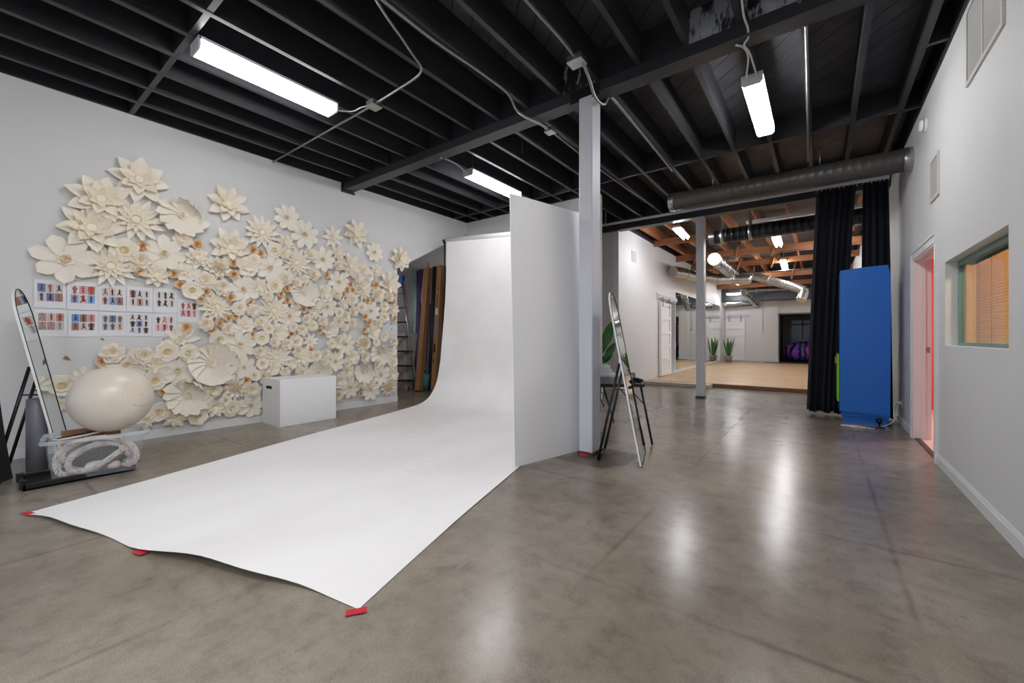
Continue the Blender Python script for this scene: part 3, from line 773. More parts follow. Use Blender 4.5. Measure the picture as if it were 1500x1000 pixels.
for k in KINDS:
    protos[k] = []
    for var in range(3):
        o, i, c = KINDS[k][0](rg)
        mo = M_TAN if k == 'tan' else M_PETAL
        mi = M_PETAL if k in ('clem', 'clem6') else M_PETALI
        mc = M_TAN if k == 'tan' else (M_PISTIL if k in ('latt', 'peony', 'clem', 'clem6', 'hex') else M_PETALI)
        protos[k].append((o.mesh(k+'_petals', mo), i.mesh(k+'_inner', mi) if i else None, c.mesh(k+'_heart', mc)))
cnt = {}
for f in sorted(flist, key=lambda f: -f[2]):
    k, c, R, lab = f
    cnt[k] = cnt.get(k, 0)+1
    root = link(bpy.data.objects.new('wood_rose' if k == 'tan' else 'paper_flower', None)); root.empty_display_size = .05
    lift = (.005+.03*min(1, .12/R) if k != 'tan' else .02) + (.02 if R < .1 else 0)
    spin = rg.uniform(0, 2*PI)
    zs = .75 if k in ('lotus', 'swirl', 'fold') else .8
    if k == 'fold': spin = 0.
    root.matrix_world = Matrix.Translation((XL+lift, c.y, c.z)) @ FBASE @ Matrix.Rotation(spin, 4, 'Z') @ Matrix.Rotation(rg.uniform(-.12, .12), 4, 'X') @ Matrix.Diagonal((R, R, R*zs, 1))
    tag(root, lab, 'paper flower', 'wood-shaving roses on the flower wall' if k == 'tan' else 'paper flowers on the flower wall')
    po, pi, pc = protos[k][cnt[k] % 3]
    for nm, me in (('outer_petals' if k != 'tan' else 'outer_curl', po), ('inner_petals', pi), ('flower_heart' if k != 'tan' else 'inner_curl', pc)):
        if me:
            ob = link(bpy.data.objects.new(nm, me)); ob.parent = root

# ================================================================== THINGS: STUDIO
# ---- seamless paper backdrop
BL = Vector((-4.18, .24, 0)); SV = Vector((-.286, .959, 0)).normalized(); TV = Vector((.959, .286, 0)).normalized(); BW = 2.72
PROF = [(0,.004),(.6,.004),(1.6,.004),(2.8,.004),(3.8,.004),(4.35,.004),(4.75,.022),(5.03,.105),(5.264,.325),(5.40,.70),(5.467,1.08),(5.55,1.6),(5.61,2.14),(5.63,2.7),(5.63,3.02)]
pp = smooth_path([(a, 0, b) for a, b in PROF], 7)
def seam(u, v):
    k = u*(len(pp)-1); i = min(int(k), len(pp)-2); q = pp[i].lerp(pp[i+1], k-i)
    s, z = q.x, max(q.z, .003)
    # the loose front edge waves a little between the taped corners
    if s < .8:
        f = (1-s/.8)**2
        z += f*.045*max(0, math.sin((v-.42)*PI/.5))*(1 if .42 < v < .92 else 0) + f*.02*max(0, math.sin(v*PI/.34))*(v < .34)
        s += f*(.018*math.sin(v*9)+.012*math.sin(v*23))
    if .8 < s < 4.4: z += .002+.0025*math.sin(s*5+v*3)*math.sin(v*PI)
    e = .01*math.sin(s*2.1)*(1 if v < .5 else -1)*(abs(v-.5)*2)**6
    return BL+SV*s+TV*(v*BW+e)+Vector((0,0,z))
bd = thing('backdrop', 'white seamless paper sweep running from its roll down over the floor', 'photo backdrop', tuple(BL), kind='thing')
MB().grid(seam, 110, 30).build('paper_sweep', M_SEAM, bd)
rl = BL+SV*5.66+Vector((0,0,3.045))
MB().tube([rl+TV*-.02, rl+TV*(BW+.02)], .052, 24).build('paper_roll', M_SEAM, bd)
MB().tube([rl+TV*-.10, rl+TV*(BW+.1)], .02, 12).build('cross_bar', M_BLACK, bd)
for q, nm in ((-.07, 'left'), (BW+.07, 'right')):
    b0 = BL+SV*5.68+TV*q
    t = thing('backdrop_stand', 'thin black stand holding the %s end of the white paper roll' % ('recess' if nm == 'left' else 'post'), 'light stand', tuple(b0), group='backdrop stands')
    MB().tube([b0, b0+Vector((0,0,1.6))], .016, 10).tube([b0+Vector((0,0,1.5)), b0+Vector((0,0,3.02))], .012, 10).build('pole', M_BLACKM, t)
    MB().bevbox(b0+Vector((-.025,-.025,2.99)), b0+Vector((.025,.025,3.07)), .006).build('bracket', M_BLACK, t)
    for k in range(3):
        a = math.radians(200+70*k) if nm == 'right' else 2*PI*k/3+.4
        MB().tube([b0+Vector((0,0,.45)), b0+Vector((.28*math.cos(a), .28*math.sin(a), .012))], .010, 8).build('leg', M_BLACKM, t)
for c, ang, L, lab in ((onZ(42,752,.006), .30, .12, 'red tape strip at the paper corner nearest the clear bin'), (onZ(205,808.5,.008), .28, .085, 'red tape strip halfway along the front paper edge'), (onZ(522,895.5,.006), .95, .085, 'red tape strip at the nearest corner of the white paper')):
    ca, sa = math.cos(ang), math.sin(ang)
    def R2(x, y): return (c.x+x*ca-y*sa, c.y+x*sa+y*ca)
    m = MB(); w = .018
    vs = [(*R2(-L/2,-w),c.z),(*R2(L/2,-w*1.05),c.z+.001),(*R2(L/2,w),c.z+.001),(*R2(-L/2,w*1.1),c.z)]
    vs2 = [(x, y, z+.0015) for x, y, z in vs]
    m.add(vs+vs2, [(3,2,1,0),(4,5,6,7),(0,1,5,4),(1,2,6,5),(2,3,7,6),(3,0,4,7)])
    tag(m.build('red_tape_strip', M_RED), lab, 'tape', 'red tape strips on the floor')
m = MB().add([(-1.90,3.660,.002),(-1.83,3.655,.002),(-1.82,3.668,.012),(-1.90,3.668,.014)], [(0,1,2,3)]).box((-1.89,3.672,.03),(-1.80,3.679,.04))
tag(m.build('red_tape_strip', M_RED), 'red tape scrap wrapped at the foot of the near white post', 'tape', 'red tape strips on the floor')

# ---- V-flat board
B0 = Vector((-2.169, 2.949, .009)); bu = Vector((.239, .971, 0)); bn = Vector((-.971, .239, 0)); VW, VH = 1.10, 2.45
vf = thing('v_flat', 'tall white foam board panel standing beside the near white post', 'reflector board', tuple(B0))
def panel(p0, u, n, W, H, th, lean):
    m = MB()
    vs = []
    for d in (0, th):
        for a, z in ((0,0),(W,0),(W,H),(0,H)):
            vs.append(p0+u*a+n*(d+lean*z/H)+Vector((0,0,z)))
    m.add(vs, [(0,1,2,3),(7,6,5,4),(0,4,5,1),(1,5,6,2),(2,6,7,3),(3,7,4,0)])
    return m
panel(B0, bu, bn, VW, VH, .012, .066).build('front_panel', M_WHITE, vf)
H0 = B0+bu*VW+bn*.016; u2 = Vector((-.70, .80, 0)).normalized()
panel(H0, u2, Vector((-u2.y, u2.x, 0)), VW, VH, .012, .0).build('rear_panel', M_WHITE, vf)

# ---- white cube
t = thing('posing_cube', 'white painted plywood posing block with dark hand slot by flower wall', 'posing block', (-5.82, 2.85, 0))
x0, x1, y0, y1, z1 = -6.075, -5.565, 2.465, 3.235, .612
m = MB().bevbox((x0, y0+.012, 0), (x1, y1, z1), .004)
sl = (-5.98, -5.80, .475, .515)
for a in ((x0,sl[0],0,z1),(sl[1],x1,0,z1),(sl[0],sl[1],0,sl[2]),(sl[0],sl[1],sl[3],z1)): m.box((a[0], y0, a[2]), (a[1], y0+.0125, a[3]))
m.build('body', M_WHITE, t)
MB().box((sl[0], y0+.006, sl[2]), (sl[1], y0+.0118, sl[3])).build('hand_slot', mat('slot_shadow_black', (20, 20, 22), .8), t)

# ---- full-length arched mirrors on black A-frame easels
def arched_mirror(name, label, bx, by, phi, th, L, W=.49):
    t = thing(name, label, 'mirror', (bx, by, 0), 'arched standing mirrors')
    w = Vector((math.cos(phi), math.sin(phi), 0)); n = Vector((math.sin(phi), -math.cos(phi), 0))
    up = (-n*math.sin(th)+Vector((0,0,math.cos(th)))).normalized(); nn = w.cross(up)
    if nn.dot(n) < 0: nn = -nn
    O = Vector((bx, by, 0))
    def outline(ins):
        r = W/2-ins; cz = L-W/2; pts = [(ins, .012+ins), (W-ins, .012+ins)]
        for k in range(25):
            a = PI*k/24; pts.append((W/2+r*math.cos(a), cz+r*math.sin(a)))
        return pts
    o1, o2 = outline(0), outline(.005)
    def pt(a, d): return O+w*a[0]+up*a[1]+nn*d
    N = len(o1)
    m = MB(); vs = [pt(a, -.018) for a in o1]+[pt(a, -.002) for a in o1]
    m.add(vs, [tuple(range(N))[::-1]]+[(i,(i+1)%N,N+(i+1)%N,N+i) for i in range(N)])
    m.build('side_rim', M_WHITE, t)
    m = MB(); vs = [pt(a, -.002) for a in o1]+[pt(a, .003) for a in o1]+[pt(a, .003) for a in o2]+[pt(a, -.001) for a in o2]
    m.add(vs, [(q*N+i, q*N+(i+1)%N, (q+1)*N+(i+1)%N, (q+1)*N+i) for q in range(3) for i in range(N)])
    m.build('black_lip', M_BLACK, t)
    MB().add([pt(a, -.001) for a in o2], [tuple(range(N))]).build('glass', M_MIRROR, t)
    # easel: two legs hinged high on the back, a cross bar and a link to the frame
    a1 = []
    for s in (.05, W-.05):
        top = O+w*s+up*(L*.58)-nn*.03
        foot = O+w*s-n*.40; foot.z = .012
        a1.append((top, foot)); lg = MB().tube([top, foot], .0125, 8).build('easel_leg', M_BLACKM, t)
        k = .26; p = top.lerp(foot, k); q = O+w*s+up*(p.z/math.cos(th))-nn*.03
        MB().tube([p, q], .006, 6).build('easel_link', M_BLACKM, lg)
    MB().tube([a1[0][1]+Vector((0,0,.01)), a1[1][1]+Vector((0,0,.01))], .0125, 8).build('foot_bar', M_BLACKM, t)
    return t
arched_mirror('standing_mirror', 'slim arched standing mirror on a black easel beside the folding table', -1.269, 3.636, 1.832, .186, 1.627)
arched_mirror('standing_mirror', 'slim arched standing mirror behind the exercise ball, reflecting photo sheets', -5.25, .54, 2.90, .19, 1.61)

# ---- tray, clear bin, rope, ball
m = MB(); tx0, tx1, ty0, ty1 = -5.17, -4.79, .28, .92
t = thing('rolling_tray', 'low black plastic tray on the floor under the clear bin', 'tray', (-4.98, .6, 0))
m.bevbox((tx0, ty0, .005), (tx1, ty1, .020), .004)
for a in ((tx0,tx0+.02,ty0,ty1),(tx1-.02,tx1,ty0,ty1),(tx0,tx1,ty0,ty0+.02),(tx0,tx1,ty1-.02,ty1)): m.bevbox((a[0], a[2], .005), (a[1], a[3], .052), .004)
m.build('tray_body', M_BLACK, t)
for x in (tx0+.06, tx1-.06):
    MB().bevbox((x-.03, ty0-.014, .01), (x+.03, ty0+.03, .075), .005).build('latch', M_BLACK, t)
BC = Vector((-4.945, .705, .022)); ba = math.radians(-8)
def bl(x, y, z): return Vector((BC.x+x*math.cos(ba)-y*math.sin(ba), BC.y+x*math.sin(ba)+y*math.cos(ba), BC.z+z))
t = thing('storage_bin', 'clear plastic storage bin holding rope under the exercise ball', 'storage bin', tuple(BC))
def rect_ring(hx, hy, r, n=5):
    out = []
    for sx, sy, a0 in ((1,1,0),(-1,1,PI/2),(-1,-1,PI),(1,-1,1.5*PI)):
        for k in range(n): a = a0+PI/2*k/(n-1); out.append((sx*(hx-r)+r*math.cos(a), sy*(hy-r)+r*math.sin(a)))
    return out
def bin_shell(m, levels):
    N = 20; vs = []
    for hx, hy, z in levels: vs += [bl(x, y, z) for x, y in rect_ring(hx, hy, .035)]
    m.add(vs, [(q*N+i, q*N+(i+1)%N, (q+1)*N+(i+1)%N, (q+1)*N+i) for q in range(len(levels)-1) for i in range(N)], 0, False)
    return N
m = MB(); bin_shell(m, [(.165,.255,.0),(.178,.272,.17),(.184,.276,.172),(.192,.29,.31)]); m.add([bl(x, y, .0) for x, y in rect_ring(.165, .255, .035)], [tuple(range(20))])
m.build('bin_wall', M_CLEAR, t)
m = MB(); bin_shell(m, [(.192,.29,.300),(.218,.32,.303),(.222,.324,.326),(.214,.316,.330),(.192,.29,.322)])
m.build('rim', M_CLEARRIM, t)
MB().box(bl(-.06, -.335, .285), bl(.06, -.315, .315)).build('bin_handle', M_BLACK, t)
# rope: three laid strands along a coil
def coil():
    q = [(.05,-.12,.035),(.13,-.205,.045),(.135,-.235,.14),(.135,-.205,.235),(.13,-.10,.295),(.13,.06,.295),(.135,.18,.235),(.135,.235,.14),(.13,.225,.06),(.06,.17,.035),
         (.03,.0,.03),(.06,-.13,.05),(.10,-.175,.12),(.105,-.13,.195),(.105,-.02,.24),(.105,.10,.235),(.105,.17,.19),(.09,.185,.13),(.0,.15,.20),(-.02,.02,.24),(.06,-.08,.20),
         (.115,-.15,.165),(.12,-.17,.105),(.12,-.14,.055),(.125,-.06,.045),(.13,.03,.09),(.13,.11,.15),(.12,.15,.19),(.05,.10,.26),(-.04,-.05,.27),(-.08,-.18,.20),(-.05,-.2,.1)]
    return smooth_path([bl(*p) for p in q], 9)
def laid_rope(path, R, pitch):
    P = path; d = 0; out = [[], [], []]; up = Vector((1,0,.1)).normalized()
    for i, p in enumerate(P):
        tt = (P[min(i+1, len(P)-1)]-P[max(i-1, 0)]).normalized()
        if i: d += (p-P[i-1]).length
        a = (up-tt*up.dot(tt)).normalized(); b = tt.cross(a); up = a
        for s in range(3):
            q = d/pitch*2*PI+s*2*PI/3
            out[s].append(p+(a*math.cos(q)+b*math.sin(q))*R*.5)
    return out
m = MB(); cp = coil()
for s in laid_rope(cp, .0235, .085): m.tube(s, .0126, 6)
r_ = m.build('rope', mat('white_cotton_rope', (214, 204, 196), .8, var=.08, vscale=30)); tag(r_, 'thick white twisted rope coiled inside the clear bin', 'rope')
WORLD[r_.name] = Matrix.Identity(4)
m = MB(); d_ = random.Random(5)
for k in range(12, len(cp)-8, 9):
    p, q = cp[k], cp[k+2]; n = Vector((1, 0, .15)).normalized()*.0247
    m.tube([p+n, q+n+Vector((0,0,.004))], .0022, 4)
m.build('blue_fleck', mat('blue_tracer_thread', (52, 92, 168), .7), r_)
mb_ = MB().grid(lambda u, v: bl(-.09+.085*math.sin(PI*v)*math.cos(2*PI*u)*(1+.1*math.sin(6*PI*u)), .0+.22*math.sin(PI*v)**.7*math.sin(2*PI*u), .125-.11*math.cos(PI*v)+.01*math.sin(10*PI*u)*math.sin(PI*v)), 30, 14)
tag(mb_.build('dark_filler', mat('dark_filler_cloth', (104, 96, 90), .8, var=.3, vscale=60)), 'dark grey filler lump added behind the rope inside the clear bin', 'bag')  # added filler lump that darkens the gaps between the rope loops
m = MB().bevbox(bl(-.178, -.22, .10), bl(-.168, .15, .345), .003)
tag(m.build('cardboard_sheet', M_CARD), 'brown cardboard sheet standing at the back of the clear bin', 'cardboard')
t = thing('paddle_racket', 'dark brown latticed racket resting on the rope in the bin', 'racket', tuple(bl(-.05, -.1, .30)))
path = [bl(-.08+.10*math.cos(a), -.10+.16*math.sin(a), .315+.02*math.sin(a)) for a in [2*PI*k/24 for k in range(25)]]
MB().tube(path, .008, 6, cap=False).build('racket_rim', M_WHITE, t)
m = MB()
for k in range(-6, 7):
    f = k/7; h = math.sqrt(1-f*f)
    m.tube([bl(-.08+.10*f, -.10-.16*h, .315-.02*h), bl(-.08+.10*f, -.10+.16*h, .315+.02*h)], .002, 4)
    m.tube([bl(-.08-.10*h, -.10+.16*f, .315+.02*f), bl(-.08+.10*h, -.10+.16*f, .315+.02*f)], .002, 4)
m.build('strings', mat('brown_string', (72, 50, 36), .6), t)
for y, r, lab in ((.0, .05, 'white glass bulb lying under the rope in the bin'),):
    single('light_bulb', MB().lathe([(0,-.05),(.03,-.045),(.048,-.02),(.05,.0),(.045,.025),(.028,.06),(.02,.085),(.018,.11),(0,.112)], 18, bl(.09, -.03, .055), (0,.9,.35)), M_PLASTICW, lab, 'light bulb')
for y, lab in ((.10, 'wrapped pale candy bundle in bin beside the white bulb'), (.19, 'wrapped pale candy bundle at the far end of the bin')):
    t = thing('candy_bundle', lab, 'wrapped bundle', tuple(bl(.10, y, .04)), 'wrapped bundles in the bin')
    MB().lathe([(0,-.045),(.03,-.035),(.042,0),(.03,.035),(0,.045)], 14, bl(.10, y, .045), (.2,1,.3)).build('wrapper', mat('pale_wrapper', (214, 190, 182), .5, var=.3, vscale=40), t)
    MB().lathe([(.004,.04),(.03,.075)], 10, bl(.10, y, .045), (.2,1,.3)).build('leaf_tab', mat('green_tab', (94, 140, 72), .5), t)
BALL = Vector((-4.915, .79, .627)); BR_ = .2775
# valve axis: the point of the ball seen at the valve
dv = Vector(ray(208, 577)).normalized(); eye = Vector((0,0,CAMH)); oc = eye-BALL
bb = oc.dot(dv); disc = bb*bb-(oc.length_squared-BR_**2)
hit = eye+dv*(-bb-math.sqrt(max(0, disc))); axb = (hit-BALL).normalized()
g = G('ribbed_cream_vinyl', .33)
tc = g.n('TexCoord'); sp = g.n('SeparateXYZ'); g.l(tc.outputs['Object'], sp.inputs[0])
ac = g.math('ARCCOSINE', g.math('DIVIDE', sp.outputs[2], BR_*1.0005))
sn = g.math('PINGPONG', g.math('MULTIPLY', ac, 22.), 1.)
rib = g.math('MINIMUM', g.math('MULTIPLY', sn, 6.), 1.)
nz = g.n('TexNoise', Scale=5.0); g.l(tc.outputs['Object'], nz.inputs['Vector'])
cb = g.ramp(nz.outputs['Fac'], [(.3, lin((214, 202, 186))), (.7, lin((222, 212, 198)))])
g.l(g.mix(rib, lin((224, 215, 202)), cb), g.b.inputs['Base Color'])
bp = g.n('Bump', Strength=.12, Distance=.002); bp.invert = True; g.l(rib, bp.inputs['Height']); g.l(bp.outputs['Normal'], g.b.inputs['Normal'])
prof = [(BR_*math.sin(PI*k/48), -BR_*math.cos(PI*k/48)) for k in range(49)]
ball = MB().lathe(prof, 64).build('exercise_ball', g.m)
Zq = Vector((0,0,1)).rotation_difference(axb)
ball.location = BALL; ball.rotation_mode = 'QUATERNION'; ball.rotation_quaternion = Zq
tag(ball, 'large cream ribbed exercise ball resting on the clear bin', 'exercise ball')
o = MB().lathe([(.010,BR_-.001),(.009,BR_+.003),(.006,BR_+.004),(.005,BR_+.001),(0,BR_+.001)], 16).build('valve', mat('valve_cream', (206, 194, 178), .4)); o.parent = ball
hits = []
for q in range(13):
    px = 194+q*1.7; py = 591.5+3.2*(1-((q-6)/6)**2)
    dv = Vector(ray(px, py)).normalized(); bb = oc.dot(dv); disc = bb*bb-(oc.length_squared-(BR_+.0006)**2)
    hits.append(Zq.inverted() @ (eye+dv*(-bb-math.sqrt(max(0, disc)))-BALL))
o = MB().tube(hits, .0012, 4).build('printed_arc', mat('print_grey', (90, 84, 78), .6)); o.parent = ball
single('paper_tube', MB().lathe([(.0,0),(.066,0),(.066,.62),(.060,.625),(.056,.62),(.056,.02),(0,.02)], 28, (-5.50, .405, 0)), mat('dark_grey_roll', (132, 132, 144), .4), 'stout dark grey upright roll standing behind the arched mirror', 'roll', org=(-5.50, .405, 0))
# black cloth bag hanging at the edge of the mirror corner
def bag(u, v):
    a = u*2*PI; z = v*1.18
    r = .05+.11*(1-v)**1.4; r *= 1+.12*math.sin(5*a+2*v)
    return (-5.36+r*1.2*math.cos(a)-.03*v, .12+r*.8*math.sin(a), z)
t = thing('cloth_stand', 'black cloth draped over a slim stand behind the rolling tray', 'cloth stand', (-5.36, .12, 0))
MB().grid(bag, 32, 14).build('black_cloth', mat('black_cloth', (22, 23, 28), .85), t)
MB().tube([(-5.39, .12, 1.1), (-5.39, .12, 1.32)], .012, 8).build('pole', M_BLACKM, t)

# ---- photo sheets
SH = [  # x0, y0, x1, y1 in the photo, rows of tiles, label
 (49.5,410,97,451,2,'wall photo sheet of fitness portraits, upper row, nearest standing mirror'),(98,413,143.5,454,2,'wall photo sheet of fitness portraits, upper row, second from mirror'),(144.5,417,184.5,455.5,2,'wall photo sheet of gym poses, upper row, middle of five'),(186,420,223.5,457,2,'wall photo sheet of dark gym outfits, upper row, fourth from mirror'),(225,422.5,259.5,458,2,'wall photo sheet of black sportswear, upper row, end beside lone sheet'),
 (50,453,98.5,493,2,'wall photo sheet with red outfits, lower row, nearest standing mirror'),(99.5,455,143.5,493,2,'wall photo sheet with blue sky tile, lower row, second from mirror'),(144.5,457,184.5,492,2,'wall photo sheet with denim-blue tops, lower row, middle of five'),(185.5,458,222,492.5,3,'wall photo sheet holding nine tiles, lower row, fourth from mirror'),(223,459,258.5,493,2,'wall photo sheet with pink tiles, lower row, end above pale flowers'),
 (260.5,438.5,291.5,472,2,'single wall photo sheet apart from rows, touching the flowers')]
BGC = [(176,140,116),(84,122,182),(200,196,196),(190,150,140),(214,190,186),(120,170,220),(206,150,158),(150,120,100),(196,188,180),(222,206,204)]
FGC = [(60,38,34),(36,36,46),(120,40,44),(48,70,120),(150,96,76),(28,28,30),(80,56,48),(190,60,66)]
FIGS = [[(.45,.95),(.55,.95),(.57,.8),(.7,.72),(.66,.5),(.6,.5),(.62,.05),(.52,.05),(.5,.4),(.45,.05),(.36,.05),(.4,.5),(.32,.7),(.43,.8)],
        [(.4,.95),(.52,.92),(.54,.78),(.8,.7),(.62,.6),(.6,.42),(.85,.1),(.72,.06),(.48,.32),(.3,.3),(.18,.06),(.08,.12),(.24,.45),(.36,.5),(.34,.76)],
        [(.42,.98),(.58,.98),(.6,.8),(.85,.72),(.8,.45),(.68,.4),(.72,.0),(.28,.0),(.32,.4),(.2,.45),(.15,.72),(.4,.8)]]
prg = random.Random(4)
def tile_cols(si, k):
    if si == 5: return prg.choice([(200,190,184),(186,150,130)]), prg.choice([(176,40,48),(40,42,60),(120,150,196)])
    if si == 6 and k == 0: return (70,150,220), (70,30,30)
    if si == 7: return prg.choice([(190,150,110),(120,120,120),(200,196,190)]), prg.choice([(50,90,140),(60,90,130),(150,90,80)])
    if si == 8: return prg.choice([(214,214,216),(210,210,214),(120,150,210)]), prg.choice([(24,26,34),(30,30,40),(60,90,150)])
    if si in (9, 10): return prg.choice([(222,196,196),(214,170,174),(220,216,216)]), prg.choice([(150,60,66),(40,36,40),(206,120,130)])
    if si in (3, 4): return prg.choice([(196,160,140),(210,206,204),(206,204,206)]), prg.choice([(32,30,34),(40,34,36),(70,44,40)])
    return prg.choice(BGC), prg.choice(FGC)
for si, (x0, y0, x1, y1, rows, lab) in enumerate(SH):
    a = onX(x0, (y0+y1)/2, XL+.004); b = onX(x1, (y0+y1)/2, XL+.004)
    ty = onX((x0+x1)/2, y0, XL+.004).z; by_ = onX((x0+x1)/2, y1, XL+.004).z
    Y0, Y1 = a.y, b.y; W = Y1-Y0; H = ty-by_; tl = prg.uniform(-.01, .01); off = .004+.002*(si < 5)
    t = thing('photo_sheet', lab, 'photo sheet', (XL+.003, (Y0+Y1)/2, by_), 'photo sheets taped in rows on the flower wall')
    def sp(u, v, d, tl=tl): return (XL+off+d+.012*max(0, .25-v)**1.5*(1 if si < 11 else 0), Y0+W*u+tl*v*H, by_+H*v+tl*u*W)
    m = MB(); m.grid(lambda u, v: sp(u, v, 0), 4, 6)
    m.build('sheet', M_PAPER, t)
    R_ = rows; C_ = 3; gw = .80/C_; gh = .64/R_ if R_ == 2 else .80/R_
    vb = .22 if R_ == 2 else .12
    for k in range(R_*C_):
        i, j = k % C_, k//C_
        u0 = .11+gw*i; u1 = u0+gw*.93; v1 = vb+gh*(R_-j); v0 = v1-gh*.93
        bg, fg = tile_cols(si, k)
        m = MB(); m.add([sp(u0, v0, .0012), sp(u1, v0, .0012), sp(u1, v1, .0012), sp(u0, v1, .0012)], [(0,1,2,3)], 0)
        fi = prg.randrange(3); fgp = FIGS[fi]; fl = prg.random() < .5; zo = prg.choice([1., 1., 1.35])
        def fp(p, q, d): 
            p = .5+(p-.5)*zo; q = .52+(q-.5)*zo
            p = min(.98, max(.02, p)); q = min(.98, max(.0, q))
            return sp(u0+(u1-u0)*(1-p if fl else p), v0+(v1-v0)*q, d)
        m.add([fp(p, q, .0018) for p, q in fgp], [tuple(range(len(fgp)))], 2)
        top_ = [[(.42,.80),(.58,.80),(.64,.48),(.36,.48)], [(.38,.80),(.53,.78),(.6,.45),(.34,.42)], [(.38,.80),(.62,.80),(.68,.42),(.32,.42)]][fi]
        m.add([fp(p, q, .0022) for p, q in top_], [(0,1,2,3)], 1)
        leg_ = [[(.37,.46),(.63,.46),(.62,.18),(.38,.18)], [(.36,.43),(.6,.43),(.72,.22),(.28,.28)], [(.32,.40),(.68,.40),(.70,.16),(.30,.16)]][fi]
        m.add([fp(p, q, .0022) for p, q in leg_], [(0,1,2,3)], 1)
        m.add([fp(.48+.075*math.cos(w*PI/4), .90+.075*math.sin(w*PI/4), .0024) for w in range(8)], [tuple(range(8))], 3)
        m.build('photo', [mat('photo_bg_%d_%d_%d' % bg, bg, .45), mat('photo_fg_%d_%d_%d' % fg, fg, .45), mat('photo_skin_%d' % (si*7+k) if False else ('photo_skin', 'photo_skin_dark', 'photo_skin_light')[prg.randrange(3)], prg.choice([(150, 108, 90)]), .5), mat('photo_hair', (58, 42, 38), .5)], t)

# ---- storage recess: ladder, rolls and cartons
def lean_tube(name, label, cat, foot, ptop, ywall, r, material, group=None, n=16, parts=None):
    f = onZ(*foot, 0) if len(foot) == 2 else Vector(foot)
    tp = onY(*ptop, ywall)
    m = MB().tube([f+Vector((0,0,.004)), tp], r, n)
    return single(name, m, material, label, cat, group, org=f)
def lean_box(foot, ptop, ywall, w, d):
    f = onZ(*foot, 0); tp = onY(*ptop, ywall); ax = (tp-f).normalized()
    a = Vector((.85, .1, 0)); a = (a-ax*a.dot(ax)).normalized(); b = ax.cross(a)
    m = MB(); vs = []
    for p in (f, tp):
        for sx, sy in ((-1,-1),(1,-1),(1,1),(-1,1)): vs.append(p+a*sx*w/2+b*sy*d/2)
    lo = min(v.z for v in vs); vs = [v-Vector((0,0,lo-.003)) if False else v+Vector((0,0,max(0, .003-lo))) for v in vs]
    m.add(vs, [(3,2,1,0),(4,5,6,7),(0,1,5,4),(1,2,6,5),(2,3,7,6),(3,0,4,7)])
    return m, f, tp, ax, a, b
RG = 'rolls and cartons leaning in the storage recess'
cart = []
for i, (foot, top, lab) in enumerate((((613.5,573),(627.5,394),'brown cardboard carton tube with torn top, nearer the ladder'), ((637,573),(646,390),'brown cardboard carton tube beside the white paper sweep'))):
    m, f, tp, ax, a, b = lean_box(foot, top, 6.42, .125, .125)
    t = thing('roll_carton', lab, 'carton', tuple(f), RG); cb_ = m.build('carton_body', M_CARD, t)
    fb = -b if (-b).dot(Vector((0,-1,0))) > b.dot(Vector((0,-1,0))) else b
    L = (tp-f).length
    def patch(u0, u1, q0, q1, material, nm, e=.0025):
        P = [f+ax*L*q+a*(.125*u)+fb*(.0625+e) for u, q in ((u0,q0),(u1,q0),(u1,q1),(u0,q1))]
        P = [p+Vector((0,0,.004)) for p in P]
        MB().add(P, [(0,1,2,3)]).build(nm, material, cb_)
    wl = mat('white_carton_label', (214, 212, 208), .5)
    if i == 0:
        patch(-.5,.4,.01,.08, wl, 'address_label'); patch(-.35,.25,.585,.635, wl, 'barcode_label')
        patch(-.35,.2,.44,.585, mat('label_teal', (110, 150, 160), .5, var=.5, vscale=30), 'colour_label'); patch(-.35,.2,.36,.41, wl, 'small_label')
        patch(-.3,0,.15,.17, mat('yellow_sticker', (224, 190, 40), .5), 'sticker')
        patch(-.2,0,.25,.345, M_BLACK, 'printed_block'); patch(-.15,.1,.19,.22, M_BLACK, 'printed_mark'); patch(-.1,.15,.78,.80, M_BLACK, 'printed_mark')
        MB().add([tp+a*.02-b*.06, tp+a*.07-b*.06, tp+a*.05-b*.05+ax*.12, tp+a*.015-b*.05+ax*.14], [(0,1,2,3)]).build('torn_flap', M_CARD, t)
    else:
        patch(-.3,.2,.60,.65, wl, 'barcode_label'); patch(-.3,.2,.44,.585, mat('label_dark', (110, 120, 140), .5, var=.6, vscale=30), 'colour_label')
        patch(-.2,.0,.66,.76, M_BLACK, 'printed_block'); patch(-.35,.05,.30,.37, M_BLACK, 'printed_block'); patch(-.3,-.05,.22,.25, M_BLACK, 'printed_mark'); patch(-.1,.15,.80,.82, M_BLACK, 'printed_mark')
lean_tube('backdrop_roll', 'pale blue backdrop roll standing in recess beside the ladder', 'backdrop roll', (613,570), (607.5,395), 6.44, .055, mat('pale_blue_paper', (158, 190, 200), .6), RG)
lean_tube('backdrop_roll', 'thin dark crimson roll between the pale blue and purple rolls', 'backdrop roll', (618,570), (612,397), 6.50, .028, mat('crimson_paper', (120, 26, 52), .6), RG)
lean_tube('backdrop_roll', 'deep purple backdrop roll beside the pale blue roll', 'backdrop roll', (608.5,570), (617,395), 6.44, .062, mat('purple_paper', (92, 78, 132), .6), RG)
lean_tube('backdrop_roll', 'black backdrop roll standing between the two brown cartons', 'backdrop roll', (630,572), (637,391), 6.46, .055, mat('black_paper_roll', (30, 29, 30), .6), RG)
lean_tube('backdrop_roll', 'thin bright red roll squeezed behind the second brown carton', 'backdrop roll', (637.5,571), (641.5,391), 6.52, .022, mat('red_paper_roll', (190, 28, 36), .6), RG)
lean_tube('backdrop_roll', 'black backdrop roll half hidden behind the white paper sweep edge', 'backdrop roll', (646.5,571), (654.5,390), 6.46, .042, mat('black_paper_roll', (30, 29, 30), .6), RG)
